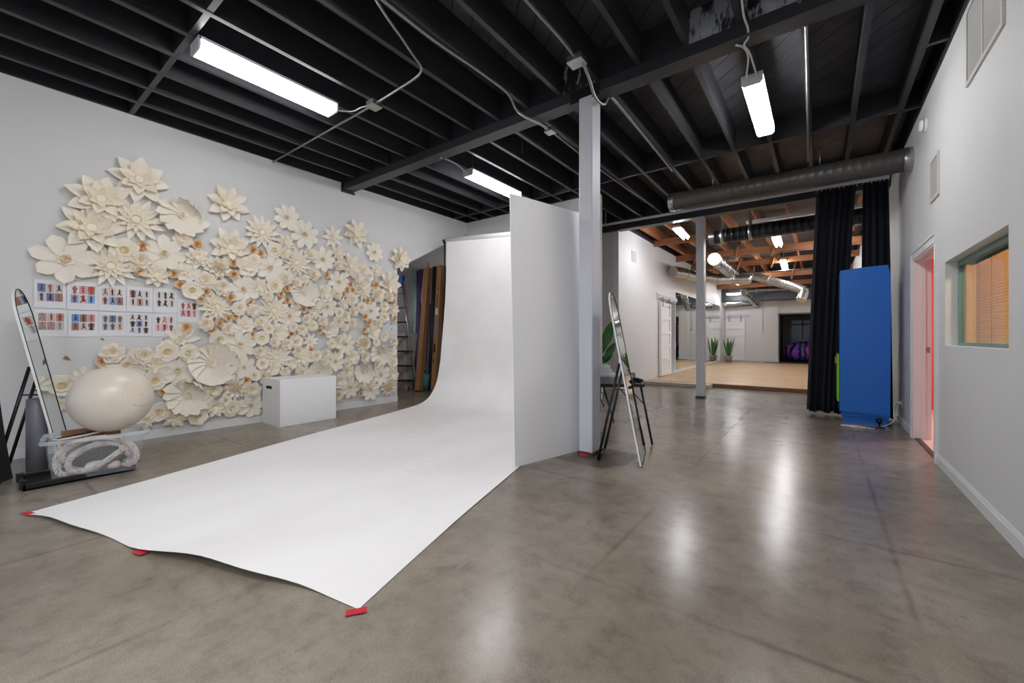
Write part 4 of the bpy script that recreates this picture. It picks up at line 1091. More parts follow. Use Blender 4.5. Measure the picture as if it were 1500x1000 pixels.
lean_tube('backdrop_roll', 'faded lavender roll standing behind the carton with torn top', 'backdrop roll', (625,571), (632,445), 6.46, .05, mat('lavender_paper', (112, 102, 140), .6), RG)
lean_tube('yoga_mat', 'short teal speckled rolled mat standing between cartons', 'yoga mat', (624,572), (625,549), 6.02, .068, mat('teal_speckle', (66, 112, 124), .7, var=.4, vscale=80), RG)
lean_tube('backdrop_roll', 'short mint green roll leaning across the foot of the ladder', 'backdrop roll', (612,570), (602.5,523), 6.0, .035, mat('mint_paper', (140, 172, 164), .6), RG)
lean_tube('patterned_roll', 'short black and white patterned roll above the teal mat', 'backdrop roll', onY(623,547,6.2), (625,527), 6.25, .026, (lambda: (lambda g: (g.l(g.ramp((lambda v: (g.l(g.n('TexCoord').outputs['Object'], v.inputs['Vector']), v.outputs['Fac'])[1])(g.n('TexNoise', Scale=22.0)), [(.47, (.02,.02,.02)), (.5, (.8,.8,.8))]), g.b.inputs['Base Color']), g.m)[1])(G('black_white_pattern', .6)))(), RG)
lean_tube('garden_pole', 'magenta pole leaning behind the ladder rungs', 'pole', (599,571), (590.5,505), 6.3, .02, mat('magenta_metal', (176, 30, 84), .4), RG)
lean_tube('garden_pole', 'thin magenta pole standing between ladder and blue roll', 'pole', (606,570), (604,484), 6.3, .014, mat('magenta_metal', (176, 30, 84), .4), RG)
lean_tube('fabric_wedge', 'narrow white fabric end hanging beside teal mat', 'fabric', onY(631,562,6.2), (629,548), 6.2, .022, M_WHITE, RG, 8)
p = [onY(621,393,6.36), onY(626.5,393,6.36), onY(622.5,456,6.24), onY(619,457,6.24), onY(616,440,6.26)]
m = MB(); n_ = len(p); m.add(p+[q+Vector((.0,.02,0)) for q in p], [tuple(range(n_)), tuple(range(2*n_-1, n_-1, -1))]+[(i, n_+i, n_+(i+1)%n_, (i+1)%n_) for i in range(n_)])
tag(m.build('pink_cloth', mat('pink_cloth', (206, 130, 142), .8)), 'pink cloth draped over the carton with torn top', 'cloth')
# step ladder: aluminium rails, black treads, blue top cap
t = thing('step_ladder', 'aluminium step ladder with black treads and blue top cap', 'ladder', tuple(onZ(598, 578, 0)))
lf = [onZ(612.5,567,0)+Vector((.0,-.04,0)), onZ(578,571,0)+Vector((-.06,0,0))]
top = [onX(588.5,405,-6.75), onX(588.5,405,-6.75)+Vector((-.30,.12,0))]
base = [Vector((-6.42, 5.62, .0)), Vector((-7.02, 5.9, .0))]
f0 = onZ(608,572,0); tp0 = atD(588.5, 408, f0.x*-SY+f0.y*CY+.05)
dl = Vector((-.52, -.36, 0)); dt = Vector((-.30, -.2, 0))
rails = [(f0, tp0), (f0+dl, tp0+dt)]
for a_, b_ in rails: MB().tube([a_, b_], .022, 4).build('rail', M_GALV, t)
rear = [(f0+Vector((-.25,.45,0)), tp0+Vector((-.02,.05,0))), (f0+dl+Vector((-.25,.45,0)), tp0+dt+Vector((-.02,.05,0)))]
for a_, b_ in rear: MB().tube([a_, b_], .014, 4).build('rear_leg', M_GALV, t)
for k in range(7):
    q = .09+k*.13; a_ = rails[0][0].lerp(rails[0][1], q); b_ = rails[1][0].lerp(rails[1][1], q)
    w_ = Vector((-.03,.07,0))
    m = MB(); vs = [a_-w_*.3, b_-w_*.3, b_+w_, a_+w_]; vs = [v+Vector((0,0,-.016)) for v in vs]+[v+Vector((0,0,.016)) for v in vs]
    m.add(vs, [(3,2,1,0),(4,5,6,7),(0,1,5,4),(1,2,6,5),(2,3,7,6),(3,0,4,7)]); m.build('tread', M_BLACK, t)
    if k < 4:
        MB().tube([a_+w_*.5, a_.lerp(rails[0][0], .35)+Vector((0,.0,-.02))], .006, 4).build('tread_brace', M_BLACKM, t)
q = tp0.lerp(tp0+dt, .5)
m = MB(); ax = dt.normalized(); bx_ = Vector((-ax.y, ax.x, 0))
vs = [q+ax*sx*.22+bx_*sy*.08+Vector((0,0,z)) for z in (-.02, .07) for sx, sy in ((-1,-1),(1,-1),(1,1),(-1,1))]
m.add(vs, [(3,2,1,0),(4,5,6,7),(0,1,5,4),(1,2,6,5),(2,3,7,6),(3,0,4,7)]); m.build('top_cap', mat('blue_ladder_plastic', (24, 78, 158), .4), t)
m = MB(); vs = [q+ax*sx*.20+bx_*sy*.05+Vector((0,0,z)) for z in (-.20, -.02) for sx, sy in ((-1,-1),(1,-1),(1,1),(-1,1))]
m.add(vs, [(3,2,1,0),(4,5,6,7),(0,1,5,4),(1,2,6,5),(2,3,7,6),(3,0,4,7)]); m.build('tool_tray', mat('blue_ladder_plastic', (24, 78, 158), .4), t)
for z, lab in ((0., 'lowest white carton stacked behind the ladder'), (.42, 'second white carton from the floor behind the ladder'), (.84, 'topmost white carton stacked behind the ladder')):
    t = thing('white_carton', lab, 'carton', (-7.62, 6.1, z), 'white cartons behind the ladder')
    MB().bevbox((-7.95, 5.85, z+.001), (-7.30, 6.45, z+.418), .006).build('carton_body', mat('off_white_carton', (196, 188, 184), .6, var=.04), t)
    MB().box((-7.70, 5.848, z+.02), (-7.55, 5.8495, z+.40)).build('tape_band', mat('pale_tape', (206, 202, 196), .35), t)

# ================================================================== CEILING FIXTURES AND PIPES
def wrap_light(label, x, y0, y1, z=3.53, w=.165, h=.085, group='wraparound lights of the studio', lm=None):
    t = thing('ceiling_light', label, 'ceiling light', (x, (y0+y1)/2, z), group)
    MB().box((x-w/2-.004, y0, z+h-.012), (x+w/2+.004, y1, z+h+.012)).build('housing', M_GREYMETAL, t)
    for a, b in ((y0-.004, y0+.012), (y1-.012, y1+.004)):
        m = MB(); pr = [(-w/2-.004, h+.012), (-w/2-.004, .02), (-w/2+.016, -.004), (w/2-.016, -.004), (w/2+.004, .02), (w/2+.004, h+.012)]
        m.prism(pr, lambda u, v, d: (x+u, d, z+v), a, b); m.build('end_cap', M_GREYMETAL, t)
    m = MB(); pr = [(-w/2, h-.012), (-w/2, .022), (-w/2+.018, 0), (w/2-.018, 0), (w/2, .022), (w/2, h-.012)]
    m.prism(pr, lambda u, v, d: (x+u, d, z+v), y0+.012, y1-.012); m.build('diffuser', lm or M_LAMP, t)
    for y in (y0+.2, y1-.2): MB().tube([(x, y, z+h), (x, y, ZJ+.01)], .006, 6).build('hanger', M_GALV, t)
    return t
wrap_light('long lit wraparound light under the joists above the flower wall', -4.165, 1.17, 2.38, 3.535, .20)
wrap_light('lit wraparound light beyond the main beam, above the paper roll', -4.14, 4.46, 5.68, 3.53, .19)
wrap_light('lit wraparound light hanging between the near post and the dark duct', -.495, 4.30, 5.48, 3.455, lm=lamp_mat('lit_diffuser_mid', 24.))
wrap_light('wraparound light overhead behind the viewer beside the door wall', -1.307, -.3, .92, 3.53, .20, lm=M_LAMPB)
wrap_light('wraparound light overhead far behind the viewer', -.495, -2.9, -1.7, 3.53, .20, lm=M_LAMPB)
ZP = 3.625
def pipe(label, pts, r=.011, name='conduit', group='conduits and cables under the ceiling', m_=None, parts=True, sm=True):
    P = smooth_path(pts, 6) if sm else [Vector(p) for p in pts]
    return single(name, MB().tube(P, r, 8), m_ or M_CONDUIT, label, 'conduit', group, org=P[0])
def jbox(label, c, s=(.06,.06,.03), group='metal junction boxes'):
    t = thing('junction_box', label, 'junction box', tuple(c), group); c = Vector(c); s = Vector(s)
    MB().bevbox(c-s, c+s, .006).build('box_body', M_GALV, t)
    MB().bevbox(c-Vector((s.x*1.05, s.y*1.05, s.z+.004)), c+Vector((s.x*1.05, s.y*1.05, -s.z+.002)), .003).build('cover_plate', M_GALV, t)
    return t
Zf = lambda x, y, z=ZP: onZ(x, y, z)
j1 = Zf(548, 153); jbox('junction box beside the end of the long ceiling light', j1)
pipe('straight conduit from junction box down to the flower wall top', [j1, j1.lerp(Zf(400, 237), .5), Zf(400, 237)], sm=False)
pipe('bent conduit curving from the long light box toward the near joists', [Zf(520, -50), Zf(565, 22), Zf(590, 58), Zf(606, 82), Zf(616, 96), Zf(616, 106), Zf(606, 116), Zf(575, 136), j1])
j2 = Zf(806, 191, 3.50); jbox('junction box just past the main beam left of near post', j2, (.05,.05,.025))
pipe('long conduit running along a joist and dipping under the main beam', [Zf(500, -50), Zf(588, 22), Zf(640, 62), Zf(700, 103), Zf(738, 131), Zf(748, 143, 3.60), Zf(756, 160, 3.52), Zf(768, 170, 3.50), Zf(790, 181, 3.50), j2], .013)
pipe('thin conduit from the beam junction box toward the dark duct', [j2, Zf(845, 222), Zf(884, 252), Zf(957, 303, 3.62)], .009)
j3 = Vector((-1.93, 3.30, 3.60)); j3 = Zf(845, 88, 3.60); jbox('dark junction box on the joist beside the near post top', j3, (.07,.06,.03))
pipe('conduit along the joist leading into box at the near post', [Zf(725, -50, 3.62), Zf(790, 22, 3.62), Zf(820, 55, 3.62), j3])
pp_ = [j3+Vector((.05,.0,-.02)), Zf(864, 118, 3.52), Zf(870, 138, 3.46), Zf(878, 150, 3.44), Zf(886, 152, 3.46), Zf(892, 142, 3.55), Zf(901, 148, 3.60), Zf(940, 195, 3.615), Zf(985, 250, 3.615)]
pipe('flexible conduit looping round the near post then along a joist', pp_, .014)
pipe('tall-looking conduit fixed along the joist right of hanging light', [Zf(1168, -40), Zf(1172, 20), Zf(1173, 30), Zf(1176, 36), Zf(1180, 38), Zf(1181, 50), Zf(1183, 140), Zf(1184, 236)], .013)
M_WHIP = mat('white_cable_whip', (196, 196, 194), .45)
for q, lab in ((0, 'white cable feeding the hanging light, side toward the near post'), (1, 'white cable feeding the hanging light, side toward the right wall')):
    e = Vector((-.53+.07*q, 4.30, 3.52))
    pts = [Zf(1078+4*q, 66, 3.52), Zf(1090+2*q, 70, 3.52), Zf(1096+2*q, 84, 3.52), e+Vector((0,-.05,.01)), e] if q == 0 else [Zf(1084, -30, 3.60), Zf(1089, 20, 3.56), Zf(1095, 40, 3.56), Zf(1096, 55, 3.53), Zf(1090, 66, 3.51), Zf(1098, 78, 3.52), e+Vector((0,-.05,.01)), e]
    pipe(lab, pts, .008, 'flexible_cable', m_=M_WHIP)
pipe('white cable from the long light into its junction box', [(-4.12, 2.39, 3.57), Zf(516, 163, 3.58), Zf(530, 157, 3.60), j1], .007, 'flexible_cable', m_=M_WHIP)
pipe('white cable from the far light up to the main beam', [(-4.14, 4.45, 3.56), Zf(672, 243, 3.57), Zf(658, 235, 3.58), Zf(645, 231, 3.52)], .007, 'flexible_cable', m_=M_WHIP)
M_TWINE = mat('green_twine', (60, 110, 92), .8)
for (x, y, y2, lab) in ((692, 232, 250, 'thin green twine hanging above the far light'), (765, 206, 230, 'thin green twine dangling between joists left of post')):
    a = Zf(x, y, 3.66); b = a-Vector((0,0,.16))
    tag(MB().tube([a, a.lerp(b, .5)+Vector((.006,0,0)), b], .003, 5).build('twine', M_TWINE), lab, 'twine')

t = thing('recess_fill_lamp', 'small unseen fill lamp added on the hidden side of the storage recess', 'ceiling light', (-7.2, 4.66, 2.15))  # added fill lamp, out of view, brightens the stored rolls and ladder
MB().lathe([(0,0),(.09,0),(.09,.05),(.07,.07),(0,.07)], 20, (-7.2, 4.60, 2.15), (0,1,0)).build('diffuser', mat('recess_fill_glow', (240,240,240), .5, emit=(255,250,242), estr=16.), t)
# ---- dark spiral duct across the studio
t = thing('spiral_duct', 'dark grey spiral duct crossing the studio above the curtain', 'duct', (-.5, 6.72, 3.27))
A, B = Vector((-1.90, 6.74, 3.293)), Vector((.868, 6.70, 3.258))
ax = (B-A).normalized()
prof = []; L = (B-A).length; n_ = 30
for k in range(n_):
    h0 = L*k/n_
    prof += [(.1345, h0), (.1345, h0+L/n_*.94), (.1355, h0+L/n_*.97)]
prof.append((.1345, L))
MB().lathe([(.0,.0)]+prof, 40, A, ax).build('duct_body', M_DUCT, t)
for q in (0., L-.07): MB().lathe([(.1385, q-.004), (.1405, q), (.1405, q+.07), (.1385, q+.074)], 40, A, ax).build('steel_collar', M_GALV, t)
for q in (.62, 1.9):
    p = A+ax*q; MB().tube([p+Vector((0,0,.13)), p+Vector((0,0,.37))], .006, 6).build('hanger_rod', M_GALV, t)
m = MB().add([A+ax*-.002+Vector((0, .1345*math.cos(k*PI/12), .1345*math.sin(k*PI/12))) for k in range(24)], [tuple(range(24))]); m.build('end_disc', M_DUCT, t)

# ---- curtain track and navy curtains
t = thing('curtain_track', 'grey curtain track carrying the navy curtains under the dark duct', 'curtain track', (-1.4, 7.8, 3.43))
ta, tb = onY(800, 343, 7.8), onY(1303, 258.5, 7.8)
ta.z = 3.438; tb.z = 3.415
m = MB(); m.add([ta+Vector((0,y,z)) for y, z in ((-.02,-.018),(.02,-.018),(.02,.018),(-.02,.018))]+[tb+Vector((0,y,z)) for y, z in ((-.02,-.018),(.02,-.018),(.02,.018),(-.02,.018))], [(3,2,1,0),(4,5,6,7),(0,1,5,4),(1,2,6,5),(2,3,7,6),(3,0,4,7)])
m.build('rail', mat('grey_track_metal', (176, 180, 194), .35, .0), t)
for q in (.25, .5, .75):
    p = ta.lerp(tb, q); MB().tube([p+Vector((0,.0,.01)), p+Vector((0,0,.5))], .006, 6).build('hanger_rod', M_GALV, t)
M_NAVY = mat('navy_curtain_cloth', (24, 27, 38), .85, bump=.05, bscale=200)
def curtain(label, xt0, xt1, xb0, xb1, nf, seed, zb=.04):
    rr = random.Random(seed); ph = rr.uniform(0, 6)
    t = thing('curtain', label, 'curtain', ((xt0+xt1)/2, 7.8, 0), 'navy curtains')
    zt = 3.375
    def fn(u, v):
        a = xt0+(xt1-xt0)*u; b = xb0+(xb1-xb0)*u
        f = v**.8; x = a+(b-a)*f; z = zt+(zb-zt)*v
        w = nf*2*PI*(u+.03*math.sin(7*u+ph))
        amp = .020+.045*f
        y = 7.8+amp*math.sin(w+ph)+.25*amp*math.sin(2.3*w+1)-.02*f
        return (x+.35*amp*math.sin(2*(w+ph))*.5, y, z+(.018*math.sin(w*.5+ph) if v > .99 else 0))
    m = MB().grid(fn, int(nf*14), 30)
    o = m.build('cloth', M_NAVY, t)
    sd = o.modifiers.new('thickness', 'SOLIDIFY'); sd.thickness = .004
    for k in range(int(nf*1.6)+1):
        u = k/(int(nf*1.6)); x = xt0+(xt1-xt0)*u
        MB().tube([(x, 7.8, 3.36), (x+.008, 7.79, 3.39), (x, 7.8, 3.412)], .006, 6).build('hook', M_GALV, t)
curtain('wide navy curtain hanging from the track between dance room and blue cabinet', -.035, .43, -.155, .265, 6, 1)
curtain('narrow navy curtain hanging against the right wall behind the blue cabinet', .50, .77, .47, .82, 4, 2, .05)

# ---- tall blue cabinet
t = thing('tall_cabinet', 'tall bright blue cabinet with recessed plinth in front of curtains', 'cabinet', (.47, 7.45, 0))
M_BLUE = mat('blue_gloss_paint', (0, 102, 198), .38, var=.05, vscale=3, bump=.03, bscale=30)
out = [(.217,.155),(.728,.135),(.733,1.0),(.735,1.9),(.728,1.98),(.712,2.065),(.708,2.10),(.56,2.096),(.40,2.086),(.222,2.068)]
MB().prism(out, lambda u, v, d: (u, d, v), 7.19, 7.66).build('side_panel', M_BLUE, t)
MB().prism([(.262,.10),(.716,.085),(.722,.137),(.235,.152)], lambda u, v, d: (u, d, v), 7.22, 7.64).build('plinth_lip', M_BLUE, t)
MB().prism([(.275,.0),(.702,.0),(.722,.03),(.722,.10),(.252,.11),(.252,.03)], lambda u, v, d: (u, d, v), 7.25, 7.62).build('plinth', M_BLUE, t)
d_ = MB().bevbox((.190, 7.24, .28), (.2165, 7.62, .93), .006).build('door', mat('lime_green_paint', (128, 190, 40), .4), t)
m = MB().bevbox((.166, 7.27, .80), (.192, 7.30, .90), .006); m.build('cabinet_lock', mat('brass_lock', (178, 140, 80), .3, .9), d_)
# small black clip lamp with its white cord
LP = onZ(1288, 627, 0)
t = thing('clip_lamp', 'small round black lamp on floor in front of the blue cabinet', 'lamp', tuple(LP))
MB().lathe([(.0,.0),(.055,0),(.055,.008),(.012,.014),(.009,.06),(0,.06)], 20, LP).build('base', M_BLACK, t)
MB().lathe([(.035*math.sin(PI*k/12)*1.05, -.037*math.cos(PI*k/12)) for k in range(13)], 20, LP+Vector((0,0,.092))).build('lamp_head', mat('gloss_black', (12, 12, 13), .12), t)
M_CORD = mat('white_cord', (226, 224, 222), .5)
OP = OUT+Vector((-.03, 0, .0))
pts = [OP, OP+Vector((-.03,-.0,-.05)), onZ(1310, 615, .10), onZ(1298, 623, .012), LP+Vector((-.02,.06,.006))]
lo = onZ(1264, 626.5, .006)
for k in range(14):
    a = k*.95; pts.append(lo+Vector((.10*math.cos(a)-.012*k, .055*math.sin(a), .001*k)))
cord = single('power_cord', MB().tube(smooth_path(pts, 6), .0048, 6), M_CORD, 'white power cord looping from wall outlet across floor to the black lamp', 'cord')
WORLD[cord.name] = Matrix.Identity(4)
MB().bevbox(OP-Vector((.018,.02,.02)), OP+Vector((.024,.02,.02)), .006).build('plug', M_PLASTICW, cord)

# ---- folding table behind the standing mirror, with trays and gloves
TZ = .655
t = thing('folding_table', 'low black folding table with tube legs behind the standing mirror', 'table', (-1.8, 4.6, 0))
rt = Vector((CY, SY, 0)); bk = Vector((-SY, CY, 0))
T0 = atD(944.5, 560, 4.43); T0.z = 0
tl = [T0, T0-rt*.95, T0-rt*.95+bk*.5, T0+bk*.5]
m = MB(); vs = [p+Vector((0,0,z)) for z in (TZ-.03, TZ) for p in tl]
m.add(vs, [(3,2,1,0),(4,5,6,7),(0,1,5,4),(1,2,6,5),(2,3,7,6),(3,0,4,7)]); m.build('tabletop', M_BLACK, t)
for top, foot in ((T0-rt*.03+bk*.04, onZ(955.5,652,0)), (T0-rt*.14+bk*.04, onZ(944,653,0)), (T0-rt*.47+bk*.05, onZ(876,652,0)), (T0-rt*.36+bk*.44, onZ(899,619,0))):
    MB().tube([top+Vector((0,0,TZ-.03)), Vector((foot.x, foot.y, .008))], .0125, 8).build('leg', M_BLACKM, t)
    k = Vector((top.x, top.y, TZ-.03)).lerp(foot, .3)
    MB().tube([k, top-rt*.14+Vector((0,0,TZ-.035))], .006, 6).build('brace', M_BLACKM, t)
c = T0-rt*.33+bk*.2
def rbox(m, c, hx, hy, z0, z1):
    vs = [c+rt*sx*hx+bk*sy*hy+Vector((0,0,z)) for z in (z0, z1) for sx, sy in ((-1,-1),(1,-1),(1,1),(-1,1))]
    return m.add(vs, [(3,2,1,0),(4,5,6,7),(0,1,5,4),(1,2,6,5),(2,3,7,6),(3,0,4,7)])
t = thing('grey_case', 'shallow grey plastic case lying on the folding table', 'case', tuple(c+Vector((0,0,TZ))))
rbox(MB(), c, .21, .16, TZ+.001, TZ+.075).build('case_body', mat('grey_case_plastic', (122, 124, 132), .5), t)
rbox(MB(), c, .215, .165, TZ+.075, TZ+.09).build('case_lid', mat('pale_grey_lid', (164, 166, 170), .5), t)
for k, (dx, z, lab) in enumerate(((-.05, .092, 'lower clear acrylic tray stacked on the grey case'), (-.07, .128, 'middle clear acrylic tray stacked above the grey case'), (-.09, .164, 'top clear acrylic tray stacked above the grey case'))):
    m = MB(); cc_ = c-rt*.08+rt*dx
    rbox(m, cc_, .15, .12, TZ+z, TZ+z+.004)
    for sx, hx, hy in ((0,.15,.004),): 
        for sg in (-1, 1):
            rbox(m, cc_+bk*sg*.116, .15, .004, TZ+z+.004, TZ+z+.034); rbox(m, cc_+rt*sg*.146, .004, .112, TZ+z+.004, TZ+z+.034)
    tag(m.build('acrylic_tray', mat('frosted_acrylic', (206, 210, 206), .2)), lab, 'tray', 'acrylic trays on the folding table')
c2 = T0-rt*.11+bk*.12
t = thing('small_grey_box', 'small grey box standing at the end of the folding table', 'box', tuple(c2))
rbox(MB(), c2, .035, .035, TZ+.001, TZ+.115).build('box_body', mat('mid_grey_card', (112, 114, 118), .6), t)
m = MB(); q = random.Random(8)
for k in range(7):
    p = c2+rt*(.03+.06*q.random())+bk*(-.06+.04*q.random())
    pts = [p+Vector((q.uniform(-.05,.05), q.uniform(-.04,.04), TZ+.012+.05*q.random())) for _ in range(6)]
    m.tube(smooth_path(pts, 4), .009, 6)
tag(m.build('cable_bundle', M_RUBBER), 'tangled black cable bundle on the corner of the folding table', 'cable')

# ---- broad-leaf plant in the alcove behind the post
PB = Vector((-2.62, 6.35, 0)); PB = onY(872, 600, 6.95); PB.z = 0
t = thing('broad_leaf_plant', 'green broad-leaf potted plant half hidden behind the near white post', 'potted plant', tuple(PB))
MB().lathe([(0,0),(.12,0),(.15,.28),(.155,.30),(.14,.30),(.13,.26),(0,.25)], 24, PB).build('pot', M_WHITE, t)
M_LEAF = mat('deep_green_leaf', (46, 104, 40), .35, var=.25, vscale=8)
def plant_leaf(base, tip, W, droop=.1, name='leaf', par=None, mt=None, nrm=None):
    base, tip = Vector(base), Vector(tip); d = tip-base; s = nrm.cross(d).normalized() if nrm else d.cross(Vector((0,0,1))).normalized()
    def fn(u, v):
        w = W*math.sin(PI*min(1, u*.94+.03))**.8*(v*2-1)
        p = base+d*u+s*w; p.z -= droop*u*u-.0; p += (nrm or Vector((0,0,1)))*abs(v*2-1)*W*.25
        return p
    return MB().grid(fn, 8, 4).build(name, mt or M_LEAF, par)
tips = [(896, 470, .09), (893, 478, .07), (889, 488, .07), (901, 501, .065), (897, 514, .05), (866, 450, .08), (858, 480, .08), (872, 440, .07), (884, 520, .05)]
for k, (px, py, W) in enumerate(tips):
    tp = atD(px, py, PB.x*-SY+PB.y*CY+(-.1 if k % 2 else .08)); bs = PB+Vector((.02*math.sin(k*2), .02*math.cos(k*2), .3))
    md = bs.lerp(tp, .45)+Vector((0,0,.10))
    MB().tube(smooth_path([bs, bs.lerp(md, .5)+Vector((0,0,.06)), md], 5), .008, 6).build('stem', M_LEAF, t)
    plant_leaf(md, tp, W, .02, par=t, nrm=Vector((SY*.9, -CY*.9, .45)).normalized())

# ================================================================== DANCE ROOM
def tube_light(label, p0, p1, z, w=.09, g='strip lights of the dance room'):
    t = thing('strip_light', label, 'ceiling light', (*((Vector(p0)+Vector(p1))/2), z), g)
    a, b = Vector((*p0, z)), Vector((*p1, z)); d = (b-a).normalized(); s = Vector((-d.y, d.x, 0))
    m = MB(); vs = [p+s*q+Vector((0,0,h)) for p in (a, b) for q, h in ((-w, .03), (w, .03), (w*.7, .08), (-w*.7, .08))]
    m.add(vs, [(3,2,1,0),(4,5,6,7),(0,1,5,4),(1,2,6,5),(2,3,7,6),(3,0,4,7)]); m.build('housing', M_WHITE, t)
    for q in (-w*.5, w*.5): MB().tube([a+s*q+d*.03, b+s*q-d*.03], .021, 10).build('tube', M_LAMP2, t)
    for e in (.2, .8):
        p = a.lerp(b, e); MB().tube([p+Vector((0,0,.08)), p+Vector((0,0,ZD-z))], .006, 5).build('hanger', M_GALV, t)
    return t
tube_light('lit strip light just past the far post, end near the dance room', (-2.40, 8.95), (-2.46, 9.95), 3.42)
tube_light('lit strip light beneath the black duct, toward the navy curtain', (-.80, 11.0), (-.82, 12.2), 3.42)
tube_light('lit strip light between the orange purlins, toward the navy curtain', (-.88, 14.6), (-.93, 16.6), 3.42)
tube_light('lit strip light low over the far barn door', (-3.2, 19.6), (-2.6, 19.6), 2.98)
tube_light('lit strip light farther along, behind the silver elbow duct', (-1.9, 17.0), (-1.9, 18.2), 3.40)
tube_light('unseen-end strip light over dance floor beside the navy curtain', (.2, 12.6), (.2, 13.8), 3.42)
t = thing('black_duct', 'fat black wrapped duct crossing the dance room ceiling', 'duct', (-.6, 9.8, 3.28))
A, B = Vector((-1.93, 9.8, 3.325)), Vector((.86, 9.8, 3.36)); ax = (B-A).normalized(); L = (B-A).length
prof = [(0,0)]
for k in range(24): prof += [(.152, L*k/24), (.152, L*(k+.94)/24), (.156, L*(k+.97)/24)]
MB().lathe(prof+[(.152, L)], 32, A, ax).build('duct_body', M_DUCTB, t)
for q in (.26, .78, 1.9): MB().lathe([(.155,q-.03),(.159,q-.03),(.159,q+.03),(.155,q+.03)], 32, A, ax).build('metal_strap', M_GALV, t); MB().box(A+ax*q+Vector((-.03,-.002,.15)), A+ax*q+Vector((.03,.002,.5))).build('strap_hanger', M_GALV, t)
t = thing('lamp_rail', 'long pale lamp batten lying above the black duct', 'ceiling light', (-.5, 9.95, 3.6), 'strip lights of the dance room')
MB().bevbox((-1.25, 9.93, 3.56), (.8, 10.02, 3.62), .01).build('housing', M_WHITE, t)
M_SPIR = mat('silver_spiral_duct', (186, 188, 188), .25, .9, var=.1, vscale=10)
def duct(label, pts, r, ends=True, ribs=.18, name='silver_duct'):
    P = smooth_path(pts, 6); rs = None
    t = thing(name, label, 'duct', tuple(P[0]), 'silver ducts of the dance room')
    MB().tube(P, r, 20).build('duct_body', M_SPIR, t)
    d = 0; last = 0
    for i in range(1, len(P)):
        d += (P[i]-P[i-1]).length
        if d-last > ribs*3:
            last = d; ax = (P[i]-P[i-1]).normalized()
            MB().lathe([(r, -.012), (r+.008, -.008), (r+.008, .008), (r, .012)], 20, P[i], ax).build('joint_band', M_GALV, t)
    return t
dA, dB = atD(1046, 379, 10.6), atD(1084, 412, 15.0)
duct('straight silver duct pointing at the studio with bright round end', [dA, dA.lerp(dB, .5), dB], .16)
duct('long silver elbow duct running from the straight duct toward the curtain', [atD(1078, 406, 14.6), atD(1092, 404, 14.6), atD(1102, 404, 14.6), atD(1140, 414, 14.0), atD(1172, 423, 13.4), atD(1177, 428, 13.3), atD(1173, 440, 13.2)], .14)
duct('thin silver spiral duct lying below the elbow duct', [atD(1086, 427, 17.0), atD(1120, 424, 17.0), atD(1160, 423, 17.0)], .10)
duct('slanting silver duct dropping toward the far white wall', [atD(1090, 428, 16.2), atD(1100, 437, 16.8), atD(1109, 447, 17.4)], .13)
duct('silver duct resting along the top of the far wall', [atD(1062, 447, 17.5), atD(1080, 446, 17.5), atD(1103, 444, 17.5)], .12)
duct('short silver duct fixed high beside dance room wall vent', [Vector((XW+.17, 12.1, 3.02)), Vector((XW+.3, 12.6, 3.03)), Vector((XW+.5, 13.3, 2.98)), Vector((XW+.55, 13.7, 3.05)), Vector((XW+1.0, 14.6, 3.02)), Vector((XW+1.8, 14.8, 2.98))], .16)
t = thing('unit_heater', 'boxy white heater unit under the far ceiling beside the curtain', 'heater', tuple(atD(1190, 440, 18.0)))
p = atD(1190, 440, 18.0); MB().bevbox(p-Vector((.28,.2,.2)), p+Vector((.28,.2,.2)), .02).build('cabinet', mat('warm_white_enamel', (196, 192, 186), .4), t)
m = MB()
for k in range(7): m.box(p+Vector((-.2,-.205,-.14+.04*k)), p+Vector((.2,-.2,-.125+.04*k)))
m.build('louvers', mat('heater_grey', (110, 110, 112), .4), t)
# conduit, switch
pipe('thin dark conduit dropping down the far white wall to a switch', [onY(1117.5, 440, YF-.02), onY(1117.5, 484, YF-.02)], .016, sm=False, group='conduits in the dance room', m_=M_GREYMETAL)
t = thing('switch_box', 'small white switch box on the far wall below the conduit', 'switch', tuple(onY(1117.5, 486, YF)))
p = onY(1117.5, 486, YF-.03); MB().bevbox(p-Vector((.07,.03,.05)), p+Vector((.07,.03,.05)), .01).build('box_body', M_PLASTICW, t)
for y, z, lab in ((13.0, 3.40, 'thin conduit crossing dance room behind the first strip light'), (16.2, 3.35, 'thin conduit crossing dance room beyond orange purlins')):
    pipe(lab, [(XW+.6, y, z), (-1.2, y, z+.01), (XR-.05, y, z+.02)], .012, sm=False, group='conduits in the dance room')
# vent on the dance room wall
t = thing('wall_grille', 'small square vent high on the dance room side wall', 'vent', (XW, 9.7, 2.95))
p0, p1 = onX(925, 366, XW), onX(931.5, 385, XW)
MB().bevbox((XW, p0.y, p1.z), (XW+.012, p1.y, p0.z), .003).build('frame', M_TRIM, t)
m = MB()
for k in range(6):
    z = p1.z+.03+(p0.z-p1.z-.06)*k/5; m.box((XW+.012, p0.y+.03, z-.008), (XW+.016, p1.y-.03, z+.008))
m.build('louvers', mat('vent_tan_grey', (170, 158, 146), .5), t)
# wall mirror panels
t = thing('wall_mirror', 'large wall mirror of joined panels along the dance room wall', 'mirror', (XW, 16.4, .2))
y0, y1, z0, z1 = 13.0, 19.9, .17, 2.53; n_ = 6
for k in range(n_):
    a = y0+(y1-y0)*k/n_; MB().box((XW+.004, a+.003, z0), (XW+.010, a+(y1-y0)/n_-.003, z1)).build('mirror_panel', M_MIRROR, t)
MB().box((XW, y0-.03, z0-.05), (XW+.02, y1+.03, z0)).box((XW, y1, z0), (XW+.02, y1+.04, z1)).build('frame', M_TRIM, t)
